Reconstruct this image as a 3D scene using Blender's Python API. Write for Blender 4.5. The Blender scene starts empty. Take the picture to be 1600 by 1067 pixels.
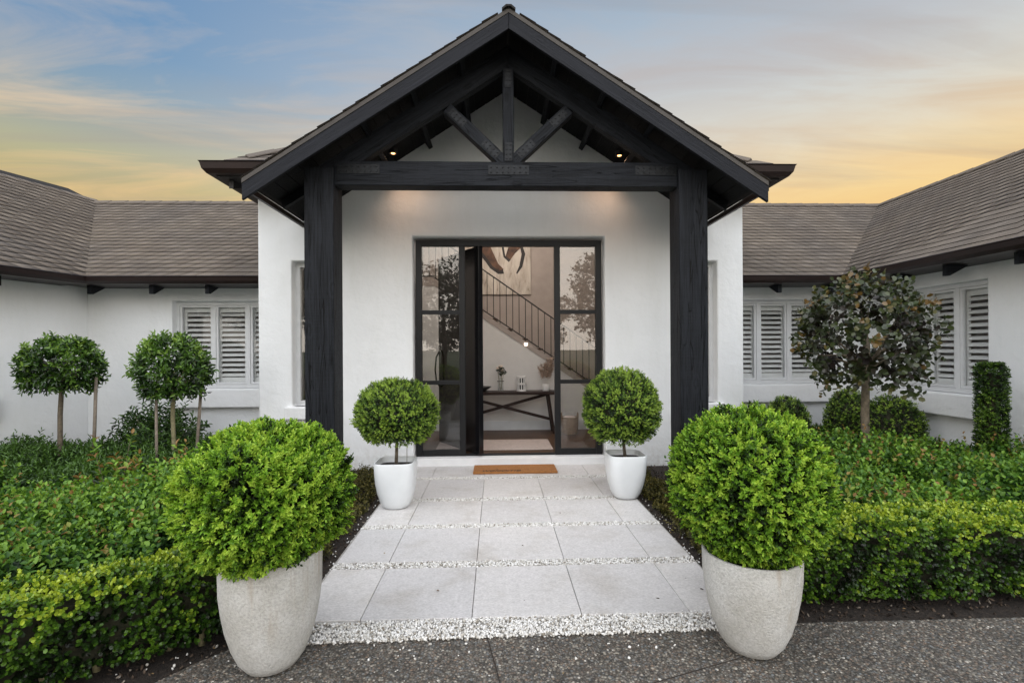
import bpy, bmesh, math, random
import numpy as np
from mathutils import Matrix, Vector, noise as mnoise
R = math.radians
random.seed(7)
rng = np.random.default_rng(11)
SC = bpy.context.scene
COL = SC.collection

# ------------------------------------------------------------------ camera
cam_d = bpy.data.cameras.new('camera')
cam = bpy.data.objects.new('camera', cam_d)
COL.objects.link(cam)
cam_d.sensor_width = 36.0
cam_d.lens = 36.0 * 760 / 1600
cam_d.shift_y = 11.5 / 1600
cam_d.clip_end = 2000
cam.matrix_world = (Matrix.Translation((0, 0, 1.456)) @ Matrix.Rotation(R(-1.88), 4, 'Z')
                    @ Matrix.Rotation(R(90), 4, 'X') @ Matrix.Rotation(R(-0.34), 4, 'Z'))
SC.camera = cam

# ------------------------------------------------------------------ light
SUN_EL, SUN_AZ = R(27), R(-6)          # soft key from behind the camera
world = bpy.data.worlds.new('World')
SC.world = world
world.use_nodes = True
nt = world.node_tree
nt.nodes.clear()


class G:
    """small node-graph helper"""
    def __init__(self, tree): self.t = tree
    def n(self, kind, **kw):
        nd = self.t.nodes.new(kind)
        for k, v in kw.items():
            if k.startswith('i_'):
                key = k[2:]
                key = int(key) if key.isdigit() else key.replace('_', ' ')
                nd.inputs[key].default_value = v
            else: setattr(nd, k, v)
        return nd
    def l(self, a, b): self.t.links.new(a, b)
    def math(self, op, a, b=None, c=None, clamp=False):
        nd = self.n('ShaderNodeMath', operation=op); nd.use_clamp = clamp
        for i, x in enumerate((a, b, c)):
            if x is None: continue
            if isinstance(x, (int, float)): nd.inputs[i].default_value = x
            else: self.l(x, nd.inputs[i])
        return nd.outputs[0]
    def ramp(self, fac, stops, interp='LINEAR'):
        nd = self.n('ShaderNodeValToRGB'); cr = nd.color_ramp; cr.interpolation = interp
        while len(cr.elements) > 1: cr.elements.remove(cr.elements[0])
        for i, (p, c) in enumerate(stops):
            e = cr.elements[0] if i == 0 else cr.elements.new(p)
            e.position = p; e.color = tuple(c) + (1,) if len(c) == 3 else c
        self.l(fac, nd.inputs[0])
        return nd.outputs[0]
    def mix(self, f, a, b, mode='MIX'):
        nd = self.n('ShaderNodeMix', data_type='RGBA', blend_type=mode)
        for s, x in ((0, f), (6, a), (7, b)):
            if isinstance(x, (int, float)): nd.inputs[s].default_value = x
            elif isinstance(x, tuple): nd.inputs[s].default_value = x if len(x) == 4 else x + (1,)
            else: self.l(x, nd.inputs[s])
        return nd.outputs[2]
    def noise(self, vec, scale, detail=4, rough=.55, dist=0.0):
        nd = self.n('ShaderNodeTexNoise'); nd.inputs['Scale'].default_value = scale
        nd.inputs['Detail'].default_value = detail; nd.inputs['Roughness'].default_value = rough
        nd.inputs['Distortion'].default_value = dist
        if vec is not None: self.l(vec, nd.inputs['Vector'])
        return nd.outputs[0]
    def mapping(self, vec, scale=(1, 1, 1), rot=(0, 0, 0), loc=(0, 0, 0)):
        nd = self.n('ShaderNodeMapping'); nd.inputs['Scale'].default_value = scale
        nd.inputs['Rotation'].default_value = rot; nd.inputs['Location'].default_value = loc
        self.l(vec, nd.inputs['Vector']); return nd.outputs[0]
    def bump(self, h, strength=.3, dist=.01):
        nd = self.n('ShaderNodeBump'); nd.inputs['Strength'].default_value = strength
        nd.inputs['Distance'].default_value = dist; self.l(h, nd.inputs['Height']); return nd.outputs[0]


def S(r, g, b):       # sRGB 0-255 -> linear
    f = lambda c: (c / 255 / 12.92) if c <= 10 else ((c / 255 + .055) / 1.055) ** 2.4
    return (f(r), f(g), f(b))


g = G(nt)
out = g.n('ShaderNodeOutputWorld')
bg = g.n('ShaderNodeBackground'); bg.inputs['Strength'].default_value = 0.1
tc = g.n('ShaderNodeTexCoord')
sky = g.n('ShaderNodeTexSky', sky_type='NISHITA')
sky.sun_disc = False; sky.sun_elevation = SUN_EL; sky.sun_rotation = R(180) + SUN_AZ
sep = g.n('ShaderNodeSeparateXYZ'); g.l(tc.outputs['Generated'], sep.inputs[0])
X_, Y_, Z_ = sep.outputs
SUNSET = R(38)        # afterglow lies beyond the house, towards the right
hyp = g.math('SQRT', g.math('ADD', g.math('MULTIPLY', X_, X_), g.math('MULTIPLY', Y_, Y_)))
dot = g.math('DIVIDE', g.math('ADD', g.math('MULTIPLY', X_, math.sin(SUNSET)), g.math('MULTIPLY', Y_, math.cos(SUNSET))), g.math('MAXIMUM', hyp, .001))
warm = g.n('ShaderNodeMapRange', interpolation_type='SMOOTHSTEP')
warm.inputs['From Min'].default_value = .12; warm.inputs['From Max'].default_value = 1.0
g.l(dot, warm.inputs['Value'])
zc = g.math('MAXIMUM', Z_, 0.0)
cool_r = g.ramp(zc, [(0.0, S(214, 176, 100)), (.235, S(196, 176, 118)), (.29, S(186, 182, 146)), (.34, S(164, 172, 166)),
                     (.39, S(136, 162, 182)), (.44, S(108, 150, 188)), (.53, S(104, 144, 186)), (.62, S(98, 138, 182)), (1.0, S(70, 104, 152))])
warm_r = g.ramp(zc, [(0.0, S(255, 200, 112)), (.235, S(252, 214, 142)), (.29, S(249, 222, 170)), (.34, S(232, 220, 196)),
                     (.40, S(216, 215, 208)), (.48, S(192, 200, 208)), (.56, S(166, 184, 202)), (.66, S(146, 162, 188)), (1.0, S(90, 120, 164))])
base = g.mix(warm.outputs[0], cool_r, warm_r)
# thin streaked clouds on a plane overhead
den = g.math('ADD', zc, .07)
cx = g.math('DIVIDE', X_, den); cy = g.math('DIVIDE', Y_, den)
cmb = g.n('ShaderNodeCombineXYZ'); g.l(cx, cmb.inputs[0]); g.l(cy, cmb.inputs[1])
cv = g.mapping(cmb.outputs[0], (.62, 2.0, 1), (0, 0, R(-9)), (3.1, 1.7, 0))
cn = g.noise(cv, 1.45, 10, .60, .9)
cl = g.ramp(cn, [(.42, (0, 0, 0)), (.68, (1, 1, 1))])
cl_col = g.ramp(zc, [(0.0, S(255, 205, 120)), (.27, S(244, 206, 146)), (.32, S(232, 204, 164)), (.37, S(218, 200, 178)), (.44, S(196, 188, 184)), (.56, S(184, 186, 192)), (1, S(150, 158, 176))])
cl_f = g.math('MULTIPLY', cl, .86)
base = g.mix(cl_f, base, cl_col)
cv2 = g.mapping(cmb.outputs[0], (.36, 1.9, 1), (0, 0, R(-5)), (8.4, 5.2, 0))
cn2 = g.noise(cv2, 1.2, 9, .6, .8)
dk = g.ramp(cn2, [(.52, (0, 0, 0)), (.70, (1, 1, 1))])
base = g.mix(g.math('MULTIPLY', dk, .32), base, S(168, 158, 152))
scaled = g.mix(1.0, base, (7.0, 7.0, 7.0), 'MULTIPLY')
tot = g.mix(.03, scaled, sky.outputs[0])
g.l(tot, bg.inputs['Color']); g.l(bg.outputs[0], out.inputs[0])

sun_d = bpy.data.lights.new('sun', 'SUN')
sun_d.energy = 4.9; sun_d.angle = R(140); sun_d.color = (1.0, .99, .985)
sun = bpy.data.objects.new('sun', sun_d); COL.objects.link(sun)
sd = Vector((math.sin(SUN_AZ) * math.cos(SUN_EL), -math.cos(SUN_AZ) * math.cos(SUN_EL), math.sin(SUN_EL)))
sun.rotation_mode = 'QUATERNION'
sun.rotation_quaternion = sd.to_track_quat('Z', 'Y')
sun.location = sd * 30

SC.view_settings.view_transform = 'Standard'
SC.view_settings.look = 'None'
SC.view_settings.gamma = 1
SC.view_settings.use_curve_mapping = False
SC.view_settings.exposure = 0.5
SC.render.engine = 'CYCLES'
SC.cycles.use_denoising = True
SC.cycles.max_bounces = 8
SC.cycles.diffuse_bounces = 4
SC.cycles.transparent_max_bounces = 16
SC.cycles.sample_clamp_indirect = 6

# ------------------------------------------------------------------ materials
def mat(name):
    m = bpy.data.materials.new(name); m.use_nodes = True
    m.node_tree.nodes.clear(); gg = G(m.node_tree)
    o = gg.n('ShaderNodeOutputMaterial'); p = gg.n('ShaderNodeBsdfPrincipled')
    gg.l(p.outputs[0], o.inputs[0])
    return m, gg, p, o


def simple(name, col, rough=.6, metal=0.0, var=.12, vscale=8, bump=.0, bscale=40, spec=.5):
    m, q, p, o = mat(name)
    t = q.n('ShaderNodeTexCoord').outputs['Object']
    nz = q.noise(t, vscale, 5)
    c = q.ramp(nz, [(.3, tuple(x * (1 - var) for x in col)), (.7, tuple(min(1, x * (1 + var)) for x in col))])
    q.l(c, p.inputs['Base Color']); p.inputs['Roughness'].default_value = rough; p.inputs['Metallic'].default_value = metal
    p.inputs['Specular IOR Level'].default_value = spec
    if bump: q.l(q.bump(q.noise(t, bscale, 6), bump, .004), p.inputs['Normal'])
    return m


def render_mat(name, col):     # hand-trowelled white render
    m, q, p, o = mat(name)
    t = q.n('ShaderNodeTexCoord').outputs['Object']
    a = q.noise(t, 1.3, 6, .6); b = q.noise(t, 7, 5, .6); c3 = q.noise(t, 90, 3, .6)
    c = q.ramp(a, [(.25, tuple(x * .93 for x in col)), (.75, col)])
    st = q.ramp(q.noise(q.mapping(t, (3, 3, .5)), 1.5, 6, .7), [(.5, (1, 1, 1)), (.78, (.95, .95, .935))])
    sz = q.n('ShaderNodeSeparateXYZ'); q.l(q.n('ShaderNodeNewGeometry').outputs['Position'], sz.inputs[0])
    lowz = q.n('ShaderNodeMapRange'); lowz.inputs['From Min'].default_value = .30; lowz.inputs['From Max'].default_value = -.05; q.l(sz.outputs[2], lowz.inputs['Value'])
    spl = q.math('MULTIPLY', lowz.outputs[0], q.ramp(q.noise(t, 14, 6, .75), [(.42, (0, 0, 0)), (.66, (1, 1, 1))]))
    q.l(q.mix(q.math('MULTIPLY', spl, .55), q.mix(1.0, c, st, 'MULTIPLY'), (.36, .31, .25)), p.inputs['Base Color']); p.inputs['Roughness'].default_value = .85
    p.inputs['Specular IOR Level'].default_value = .25
    h = q.math('ADD', q.math('MULTIPLY', a, 4.0), q.math('ADD', q.math('MULTIPLY', b, 1.6), q.math('MULTIPLY', c3, .12)))
    q.l(q.bump(h, .55, .012), p.inputs['Normal'])
    return m


def timber_mat(name, dark, light, rough=.55, saw=True):     # rough-sawn stained wood, grain along local X
    m, q, p, o = mat(name)
    t = q.n('ShaderNodeTexCoord').outputs['Object']
    oi = q.n('ShaderNodeObjectInfo')
    vo = q.n('ShaderNodeVectorMath', operation='ADD'); q.l(t, vo.inputs[0])
    sc = q.n('ShaderNodeVectorMath', operation='SCALE'); sc.inputs['Scale'].default_value = 9.0
    cmb = q.n('ShaderNodeCombineXYZ')
    for i in range(3): q.l(oi.outputs['Random'], cmb.inputs[i])
    q.l(cmb.outputs[0], sc.inputs[0]); q.l(sc.outputs[0], vo.inputs[1])
    v = vo.outputs[0]
    fine = q.noise(q.mapping(v, (1.2, 40, 40)), 2.2, 6, .65, .4)
    broad = q.noise(q.mapping(v, (.5, 7, 7)), 1.6, 5, .6, 1.5)
    cross = q.noise(q.mapping(v, (60, 2, 2)), 1.5, 3, .6)
    knot = q.n('ShaderNodeTexVoronoi'); knot.inputs['Scale'].default_value = 1.0
    q.l(q.mapping(v, (2.2, 5, 5)), knot.inputs['Vector'])
    kn = q.math('SINE', q.math('MULTIPLY', knot.outputs['Distance'], 38.0))
    kmask = q.ramp(knot.outputs['Distance'], [(.05, (1, 1, 1)), (.32, (0, 0, 0))])
    h = q.math('ADD', q.math('ADD', fine, q.math('MULTIPLY', broad, .7)), q.math('MULTIPLY', cross, .25 if saw else .0))
    h = q.math('ADD', h, q.math('MULTIPLY', q.math('MULTIPLY', kn, kmask), .16))
    ck = q.noise(q.mapping(v, (.55, 9, 9)), 1.3, 2, .5, .8)
    crack = q.ramp(ck, [(.490, (1, 1, 1)), (.500, (.05, .05, .05)), (.510, (1, 1, 1))])
    c = q.mix(1.0 if saw else 0.0, q.ramp(h, [(.55, dark), (.95, tuple(.35 * a + .65 * b_ for a, b_ in zip(dark, light))), (1.3, light)]), crack, 'MULTIPLY')
    if saw: h = q.math('ADD', h, q.math('MULTIPLY', crack, .8))
    q.l(c, p.inputs['Base Color'])
    p.inputs['Roughness'].default_value = rough; p.inputs['Specular IOR Level'].default_value = .16
    q.l(q.bump(h, .9, .008), p.inputs['Normal'])
    return m


def shingle_mat(name, attr):
    m, q, p, o = mat(name)
    if attr: r = q.n('ShaderNodeAttribute', attribute_name='tint').outputs['Fac']
    else: r = q.n('ShaderNodeObjectInfo').outputs['Random']
    ge = q.n('ShaderNodeNewGeometry').outputs['Position']
    n1 = q.noise(ge, 160, 3, .7); n2 = q.noise(ge, .8, 4, .6)
    c = q.ramp(r, [(0, (.122, .103, .086)), (.5, (.142, .121, .101)), (1, (.170, .146, .123))])
    c = q.mix(1.0, c, q.ramp(n1, [(.3, (.6, .6, .6)), (.7, (1.35, 1.35, 1.35))]), 'MULTIPLY')
    c = q.mix(1.0, c, q.ramp(n2, [(.3, (.84, .85, .88)), (.7, (1.12, 1.08, 1.02))]), 'MULTIPLY')
    q.l(c, p.inputs['Base Color']); p.inputs['Roughness'].default_value = .9
    p.inputs['Specular IOR Level'].default_value = .25
    q.l(q.bump(n1, .5, .003), p.inputs['Normal'])
    return m


def leaf_mat(name, stops, rough=.42, trans=.3, spec=.4):
    m, q, p, o = mat(name)
    t = q.n('ShaderNodeAttribute', attribute_name='tint').outputs['Fac']
    c = q.ramp(t, stops)
    q.l(c, p.inputs['Base Color']); p.inputs['Roughness'].default_value = rough
    p.inputs['Specular IOR Level'].default_value = spec
    tr = q.n('ShaderNodeBsdfTranslucent'); q.l(q.mix(1.0, c, (1.25, 1.2, .7), 'MULTIPLY'), tr.inputs['Color'])
    mx = q.n('ShaderNodeMixShader'); mx.inputs[0].default_value = trans
    q.l(p.outputs[0], mx.inputs[1]); q.l(tr.outputs[0], mx.inputs[2]); q.l(mx.outputs[0], o.inputs[0])
    return m


def attr_mat(name, stops, rough=.8, bump=0, spec=.3):
    m, q, p, o = mat(name)
    t = q.n('ShaderNodeAttribute', attribute_name='tint').outputs['Fac']
    ge = q.n('ShaderNodeNewGeometry').outputs['Position']
    n1 = q.noise(ge, 120, 4, .6)
    c = q.mix(1.0, q.ramp(t, stops), q.ramp(n1, [(.3, (.75, .75, .75)), (.7, (1.2, 1.2, 1.2))]), 'MULTIPLY')
    q.l(c, p.inputs['Base Color']); p.inputs['Roughness'].default_value = rough
    p.inputs['Specular IOR Level'].default_value = spec
    return m


def glass_mat(name, ior=1.75, tint=(.96, .97, .97)):
    m, q, p, o = mat(name)
    fr = q.n('ShaderNodeFresnel')
    bk_ = q.n('ShaderNodeNewGeometry').outputs['Backfacing']
    q.l(q.math('ADD', ior, q.math('MULTIPLY', bk_, 1 / ior - ior)), fr.inputs['IOR'])
    tp = q.n('ShaderNodeBsdfTransparent'); tp.inputs[0].default_value = tint + (1,)
    gl = q.n('ShaderNodeBsdfGlossy'); gl.inputs['Roughness'].default_value = .0
    t = q.n('ShaderNodeTexCoord').outputs['Object']
    q.l(q.bump(q.noise(t, 1.6, 2), .02, .02), gl.inputs['Normal'])
    mx = q.n('ShaderNodeMixShader'); q.l(fr.outputs[0], mx.inputs[0]); q.l(tp.outputs[0], mx.inputs[1]); q.l(gl.outputs[0], mx.inputs[2])
    q.l(mx.outputs[0], o.inputs[0])
    return m


def emit_mat(name, col, s):
    m, q, p, o = mat(name)
    e = q.n('ShaderNodeEmission'); e.inputs[0].default_value = col + (1,); e.inputs[1].default_value = s
    q.l(e.outputs[0], o.inputs[0]); return m


M = {}
M['render'] = render_mat('white_render', (.80, .815, .825))
M['timber'] = timber_mat('black_stained_timber', (.0010, .0012, .0017), (.0150, .0170, .0215), .6)
M['soffit'] = timber_mat('black_soffit_timber', (.0035, .0036, .0042), (.008, .0085, .0095), .7, False)
M['barge'] = timber_mat('charcoal_painted_board', (.0085, .0095, .0125), (.0165, .018, .0235), .6, False)
M['plate'] = simple('black_steel_plate', (.011, .0125, .015), .5, .2, .6, 30, .5, 60, .3)
M['shingle_o'] = shingle_mat('asphalt_shingle', False)
M['shingle_a'] = shingle_mat('asphalt_shingle_course', True)
M['edge_shade'] = simple('shingle_edge_shade', (.014, .012, .011), .95, 0, .2, 8, 0, 40, .1)  # black cut edges, the colour also drawing the shadow line under each course
M['underlay'] = simple('roof_underlay', (.014, .012, .011), .9)
M['gutter'] = simple('dark_brown_gutter', (.018, .0095, .0082), .42, .0, .25, 3, 0, 40, .35)
M['dark'] = simple('dark_timber_trim', (.012, .0105, .0105), .55)
M['verge'] = simple('grey_brown_verge_strip', (.06, .053, .047), .8)
M['alu'] = simple('black_aluminium', (.0085, .0088, .0098), .42, .0, .15, 4, 0, 40, .3)
M['door'] = simple('gloss_black_door', (.007, .007, .008), .16, .0, .1, 4, .08, 90)
M['whiteframe'] = simple('white_window_frame', (.66, .67, .68), .4, 0, .05)
M['shutter'] = simple('white_shutter', (.74, .73, .72), .45, 0, .04)
M['glass'] = glass_mat('window_glass', 1.33)
M['doorglass'] = glass_mat('door_glass', 1.75, (.93, .93, .925))
M['intwall'] = simple('interior_wall', (.68, .66, .64), .8, 0, .03)
M['taupe'] = simple('taupe_wall', (.40, .345, .31), .85, 0, .05)
M['intdark'] = simple('interior_room', (.46, .38, .34), .8)
M['intdark2'] = simple('dark_room_backing', (.055, .048, .042), .9)
M['woodfloor'] = timber_mat('brown_floor_board', (.05, .026, .014), (.12, .066, .038), .35, False)
M['iron'] = simple('black_iron', (.012, .011, .011), .5)
M['stair'] = simple('beige_stringer', (.34, .29, .26), .6)
M['tablewood'] = timber_mat('dark_walnut', (.018, .011, .009), (.05, .03, .025), .4, False)
M['warm'] = emit_mat('warm_lamp', (1.0, .48, .16), 4.5)
M['stairlamp'] = emit_mat('warm_stair_lamp', (1.0, .86, .7), 7)
M['whiteglaze'] = simple('white_glazed_pot', (.72, .74, .75), .35, 0, .05, 5, .15, 60)
M['soil'] = simple('potting_soil', (.022, .016, .012), .95, 0, .5, 40, 1.0, 60)
M['bark'] = simple('grey_brown_bark', (.13, .105, .075), .9, 0, .45, 25, .9, 70)
M['palebark'] = simple('pale_green_bark', (.20, .18, .10), .85, 0, .35, 25, .8, 60)
M['stake'] = simple('weathered_stake', (.20, .165, .13), .85, 0, .3, 20, .6, 60)
M['twig'] = simple('inner_twigs', (.022, .022, .010), .95, 0, .5, 30, 1, 30)
M['coir'] = simple('coir_mat', (.30, .125, .034), .95, 0, .3, 60, 1.0, 220)
M['ink'] = simple('mat_lettering', (.02, .014, .01), .9)
M['rug'] = simple('pale_rug', (.48, .40, .36), .95, 0, .12, 30, .4, 120)
M['basket'] = simple('woven_basket', (.26, .18, .115), .85, 0, .6, 70, 1.0, 80)
M['ceramic'] = simple('white_ceramic', (.74, .72, .70), .4, 0, .03)
M['bowl'] = simple('black_bowl', (.012, .012, .013), .4)
M['vaseglass'] = glass_mat('vase_glass', 1.5)
M['petal'] = simple('cream_petal', (.75, .62, .52), .7, 0, .1)
M['pampas'] = attr_mat('dried_pampas', [(0, (.33, .22, .16)), (1, (.66, .52, .42))], .9)
M['pathbed'] = simple('grey_bedding_sand', (.30, .285, .26), .95, 0, .4, 60, .6, 120)
M['plaster_sill'] = render_mat('sill_render', (.78, .79, .80))
M['threshold'] = simple('white_threshold', (.74, .74, .74), .6, 0, .05, 6, .2, 60)

# leaf materials (tint 0 = old inner leaf, blackened as gap shade, 1 = fresh tip)
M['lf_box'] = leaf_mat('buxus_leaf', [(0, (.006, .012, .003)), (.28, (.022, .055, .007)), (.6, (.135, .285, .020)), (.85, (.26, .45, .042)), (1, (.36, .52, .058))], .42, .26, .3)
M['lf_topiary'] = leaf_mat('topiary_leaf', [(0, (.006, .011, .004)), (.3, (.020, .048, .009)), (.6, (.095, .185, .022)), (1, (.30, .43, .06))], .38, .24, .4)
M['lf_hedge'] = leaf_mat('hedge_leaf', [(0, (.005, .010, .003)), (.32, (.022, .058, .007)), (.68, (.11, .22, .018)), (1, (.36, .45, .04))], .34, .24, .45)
M['lf_shrub'] = leaf_mat('shrub_leaf', [(0, (.004, .010, .004)), (.3, (.016, .048, .010)), (.6, (.060, .150, .022)), (.94, (.20, .35, .042)), (1, (.26, .15, .05))], .42, .28, .3)
M['lf_bay'] = leaf_mat('bay_leaf', [(0, (.005, .011, .004)), (.35, (.020, .052, .010)), (.7, (.085, .18, .024)), (1, (.24, .38, .06))], .3, .25, .55)
M['lf_dark'] = leaf_mat('dark_plant_leaf', [(0, (.005, .012, .005)), (.5, (.026, .062, .016)), (1, (.10, .20, .035))], .38, .22, .4)
M['lf_round'] = leaf_mat('burgundy_green_leaf', [(0, (.014, .009, .008)), (.3, (.024, .018, .012)), (.55, (.028, .040, .016)), (.80, (.052, .070, .022)), (.94, (.10, .090, .028)), (1, (.14, .085, .026))], .35, .18, .55)
M['lf_grass'] = leaf_mat('groundcover_blade', [(0, (.012, .030, .008)), (.6, (.045, .095, .018)), (.92, (.10, .17, .03)), (1, (.24, .10, .04))], .5, .3, .3)
M['lf_tree'] = leaf_mat('far_tree_leaf', [(0, (.016, .028, .010)), (1, (.06, .09, .028))], .5, .2, .3)
M['lf_scrub'] = leaf_mat('scrub_leaf', [(0, (.022, .020, .008)), (.5, (.065, .065, .016)), (1, (.19, .16, .045))], .5, .25, .3)


def concrete_pot_mat():
    m, q, p, o = mat('cast_stone')
    t = q.n('ShaderNodeTexCoord').outputs['Object']
    n1 = q.noise(t, 90, 4, .65); n2 = q.noise(t, 4, 5, .6); n3 = q.noise(t, 260, 2, .5)
    c = q.ramp(n1, [(.3, (.42, .415, .40)), (.5, (.54, .535, .515)), (.7, (.63, .625, .605))])
    c = q.mix(1.0, c, q.ramp(n2, [(.3, (.76, .74, .70)), (.6, (1.04, 1.04, 1.04))]), 'MULTIPLY')
    # rust streaks running down from the rim
    s = q.noise(q.mapping(t, (14, 14, .9)), 1.0, 4, .6)
    sp = q.n('ShaderNodeSeparateXYZ'); q.l(t, sp.inputs[0])
    zr = q.n('ShaderNodeMapRange'); zr.inputs['From Min'].default_value = .12; zr.inputs['From Max'].default_value = .44
    q.l(sp.outputs[2], zr.inputs['Value'])
    f = q.math('MULTIPLY', q.ramp(s, [(.60, (0, 0, 0)), (.72, (1, 1, 1))]), q.math('MULTIPLY', zr.outputs[0], .45))
    c = q.mix(f, c, (.30, .205, .11))
    q.l(c, p.inputs['Base Color']); p.inputs['Roughness'].default_value = .9; p.inputs['Specular IOR Level'].default_value = .2
    q.l(q.bump(q.math('ADD', n1, q.math('MULTIPLY', n3, .4)), .9, .006), p.inputs['Normal'])
    return m


M['caststone'] = concrete_pot_mat()


def paver_mat():
    m, q, p, o = mat('pale_stone_paver')
    ge = q.n('ShaderNodeNewGeometry').outputs['Position']
    oi = q.n('ShaderNodeObjectInfo').outputs['Random']
    n1 = q.noise(q.mapping(ge, (1, 1.5, 1)), 60, 5, .7); n2 = q.noise(ge, 2.5, 4, .6); n3 = q.noise(ge, 22, 4, .6)
    c = q.ramp(n1, [(.28, (.42, .405, .39)), (.5, (.56, .545, .53)), (.72, (.67, .655, .635))])
    c = q.mix(1.0, c, q.ramp(n3, [(.3, (.90, .90, .90)), (.7, (1.06, 1.06, 1.06))]), 'MULTIPLY')
    c = q.mix(1.0, c, q.ramp(n2, [(.3, (.85, .83, .80)), (.48, (1.0, 1.0, 1.0)), (.7, (1.04, 1.04, 1.05))]), 'MULTIPLY')
    c = q.mix(1.0, c, q.ramp(oi, [(0, (.91, .91, .92)), (1, (1.05, 1.04, 1.03))]), 'MULTIPLY')
    sp = q.n('ShaderNodeTexVoronoi'); sp.inputs['Scale'].default_value = 5.5; q.l(ge, sp.inputs['Vector'])
    spot = q.ramp(sp.outputs['Distance'], [(.018, (.22, .2, .17)), (.03, (1, 1, 1))])
    c = q.mix(1.0, c, spot, 'MULTIPLY')
    q.l(c, p.inputs['Base Color']); p.inputs['Roughness'].default_value = .62; p.inputs['Specular IOR Level'].default_value = .35
    q.l(q.bump(n1, .2, .002), p.inputs['Normal'])
    return m


M['paver'] = paver_mat()


def drive_mat():
    m, q, p, o = mat('exposed_aggregate')
    ge = q.n('ShaderNodeNewGeometry').outputs['Position']
    v = q.n('ShaderNodeTexVoronoi'); v.inputs['Scale'].default_value = 85; q.l(ge, v.inputs['Vector'])
    sp = q.n('ShaderNodeSeparateColor'); q.l(v.outputs['Color'], sp.inputs[0])
    c = q.ramp(sp.outputs[0], [(0, (.06, .056, .05)), (.3, (.115, .105, .09)), (.55, (.15, .115, .09)), (.75, (.135, .14, .14)), (.93, (.21, .19, .16)), (1, (.38, .35, .3))])
    edge = q.ramp(v.outputs['Distance'], [(.25, (1, 1, 1)), (.62, (.45, .44, .42))])
    c = q.mix(1.0, c, edge, 'MULTIPLY')
    c = q.mix(1.0, c, q.ramp(q.noise(ge, 1.6, 5, .6), [(.3, (.78, .77, .75)), (.7, (1.15, 1.15, 1.15))]), 'MULTIPLY')
    q.l(c, p.inputs['Base Color']); p.inputs['Roughness'].default_value = .75
    q.l(q.bump(q.math('SUBTRACT', 1.0, v.outputs['Distance']), .6, .006), p.inputs['Normal'])
    return m


M['drive'] = drive_mat()
M['aggregate'] = attr_mat('aggregate_stone', [(0, (.058, .053, .047)), (.3, (.115, .105, .088)), (.5, (.165, .12, .088)), (.65, (.13, .14, .143)), (.85, (.21, .19, .155)), (.97, (.29, .26, .22)), (1, (.5, .48, .44))], .7)
M['gravel'] = attr_mat('white_gravel', [(0, (.20, .17, .13)), (.08, (.42, .39, .34)), (.3, (.60, .58, .54)), (.7, (.70, .69, .665)), (1, (.80, .79, .77))], .75)
M['chip'] = attr_mat('bark_chip', [(0, (.012, .009, .007)), (.5, (.035, .024, .017)), (.85, (.085, .06, .042)), (1, (.2, .17, .14))], .95)


def mulch_mat():
    m, q, p, o = mat('bark_mulch')
    ge = q.n('ShaderNodeNewGeometry').outputs['Position']
    n = q.noise(ge, 45, 6, .7)
    q.l(q.ramp(n, [(.3, (.008, .006, .005)), (.55, (.03, .021, .015)), (.75, (.075, .055, .04))]), p.inputs['Base Color'])
    p.inputs['Roughness'].default_value = .95
    q.l(q.bump(n, 1.0, .03), p.inputs['Normal'])
    return m


M['mulch'] = mulch_mat()
M['lawn'] = simple('distant_lawn', (.045, .075, .02), .95, 0, .4, 3, .5, 20)

# ------------------------------------------------------------------ builders
W = {}          # world matrix of every object built here


def link(o, parent, world, kind=None):
    COL.objects.link(o)
    if parent is not None:
        o.parent = parent
        o.matrix_basis = W[parent.name].inverted() @ world
    else:
        o.matrix_basis = world
    W[o.name] = world
    if kind: o['kind'] = kind
    return o


def tag(o, label=None, cat=None, group=None, kind=None):
    if label: o['label'] = label
    if cat: o['category'] = cat
    if group: o['group'] = group
    if kind: o['kind'] = kind
    return o


def thing(name, label, cat, loc=(0, 0, 0), group=None):
    o = bpy.data.objects.new(name, None); o.empty_display_size = .2
    link(o, None, Matrix.Translation(loc))
    return tag(o, label, cat, group)


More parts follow.
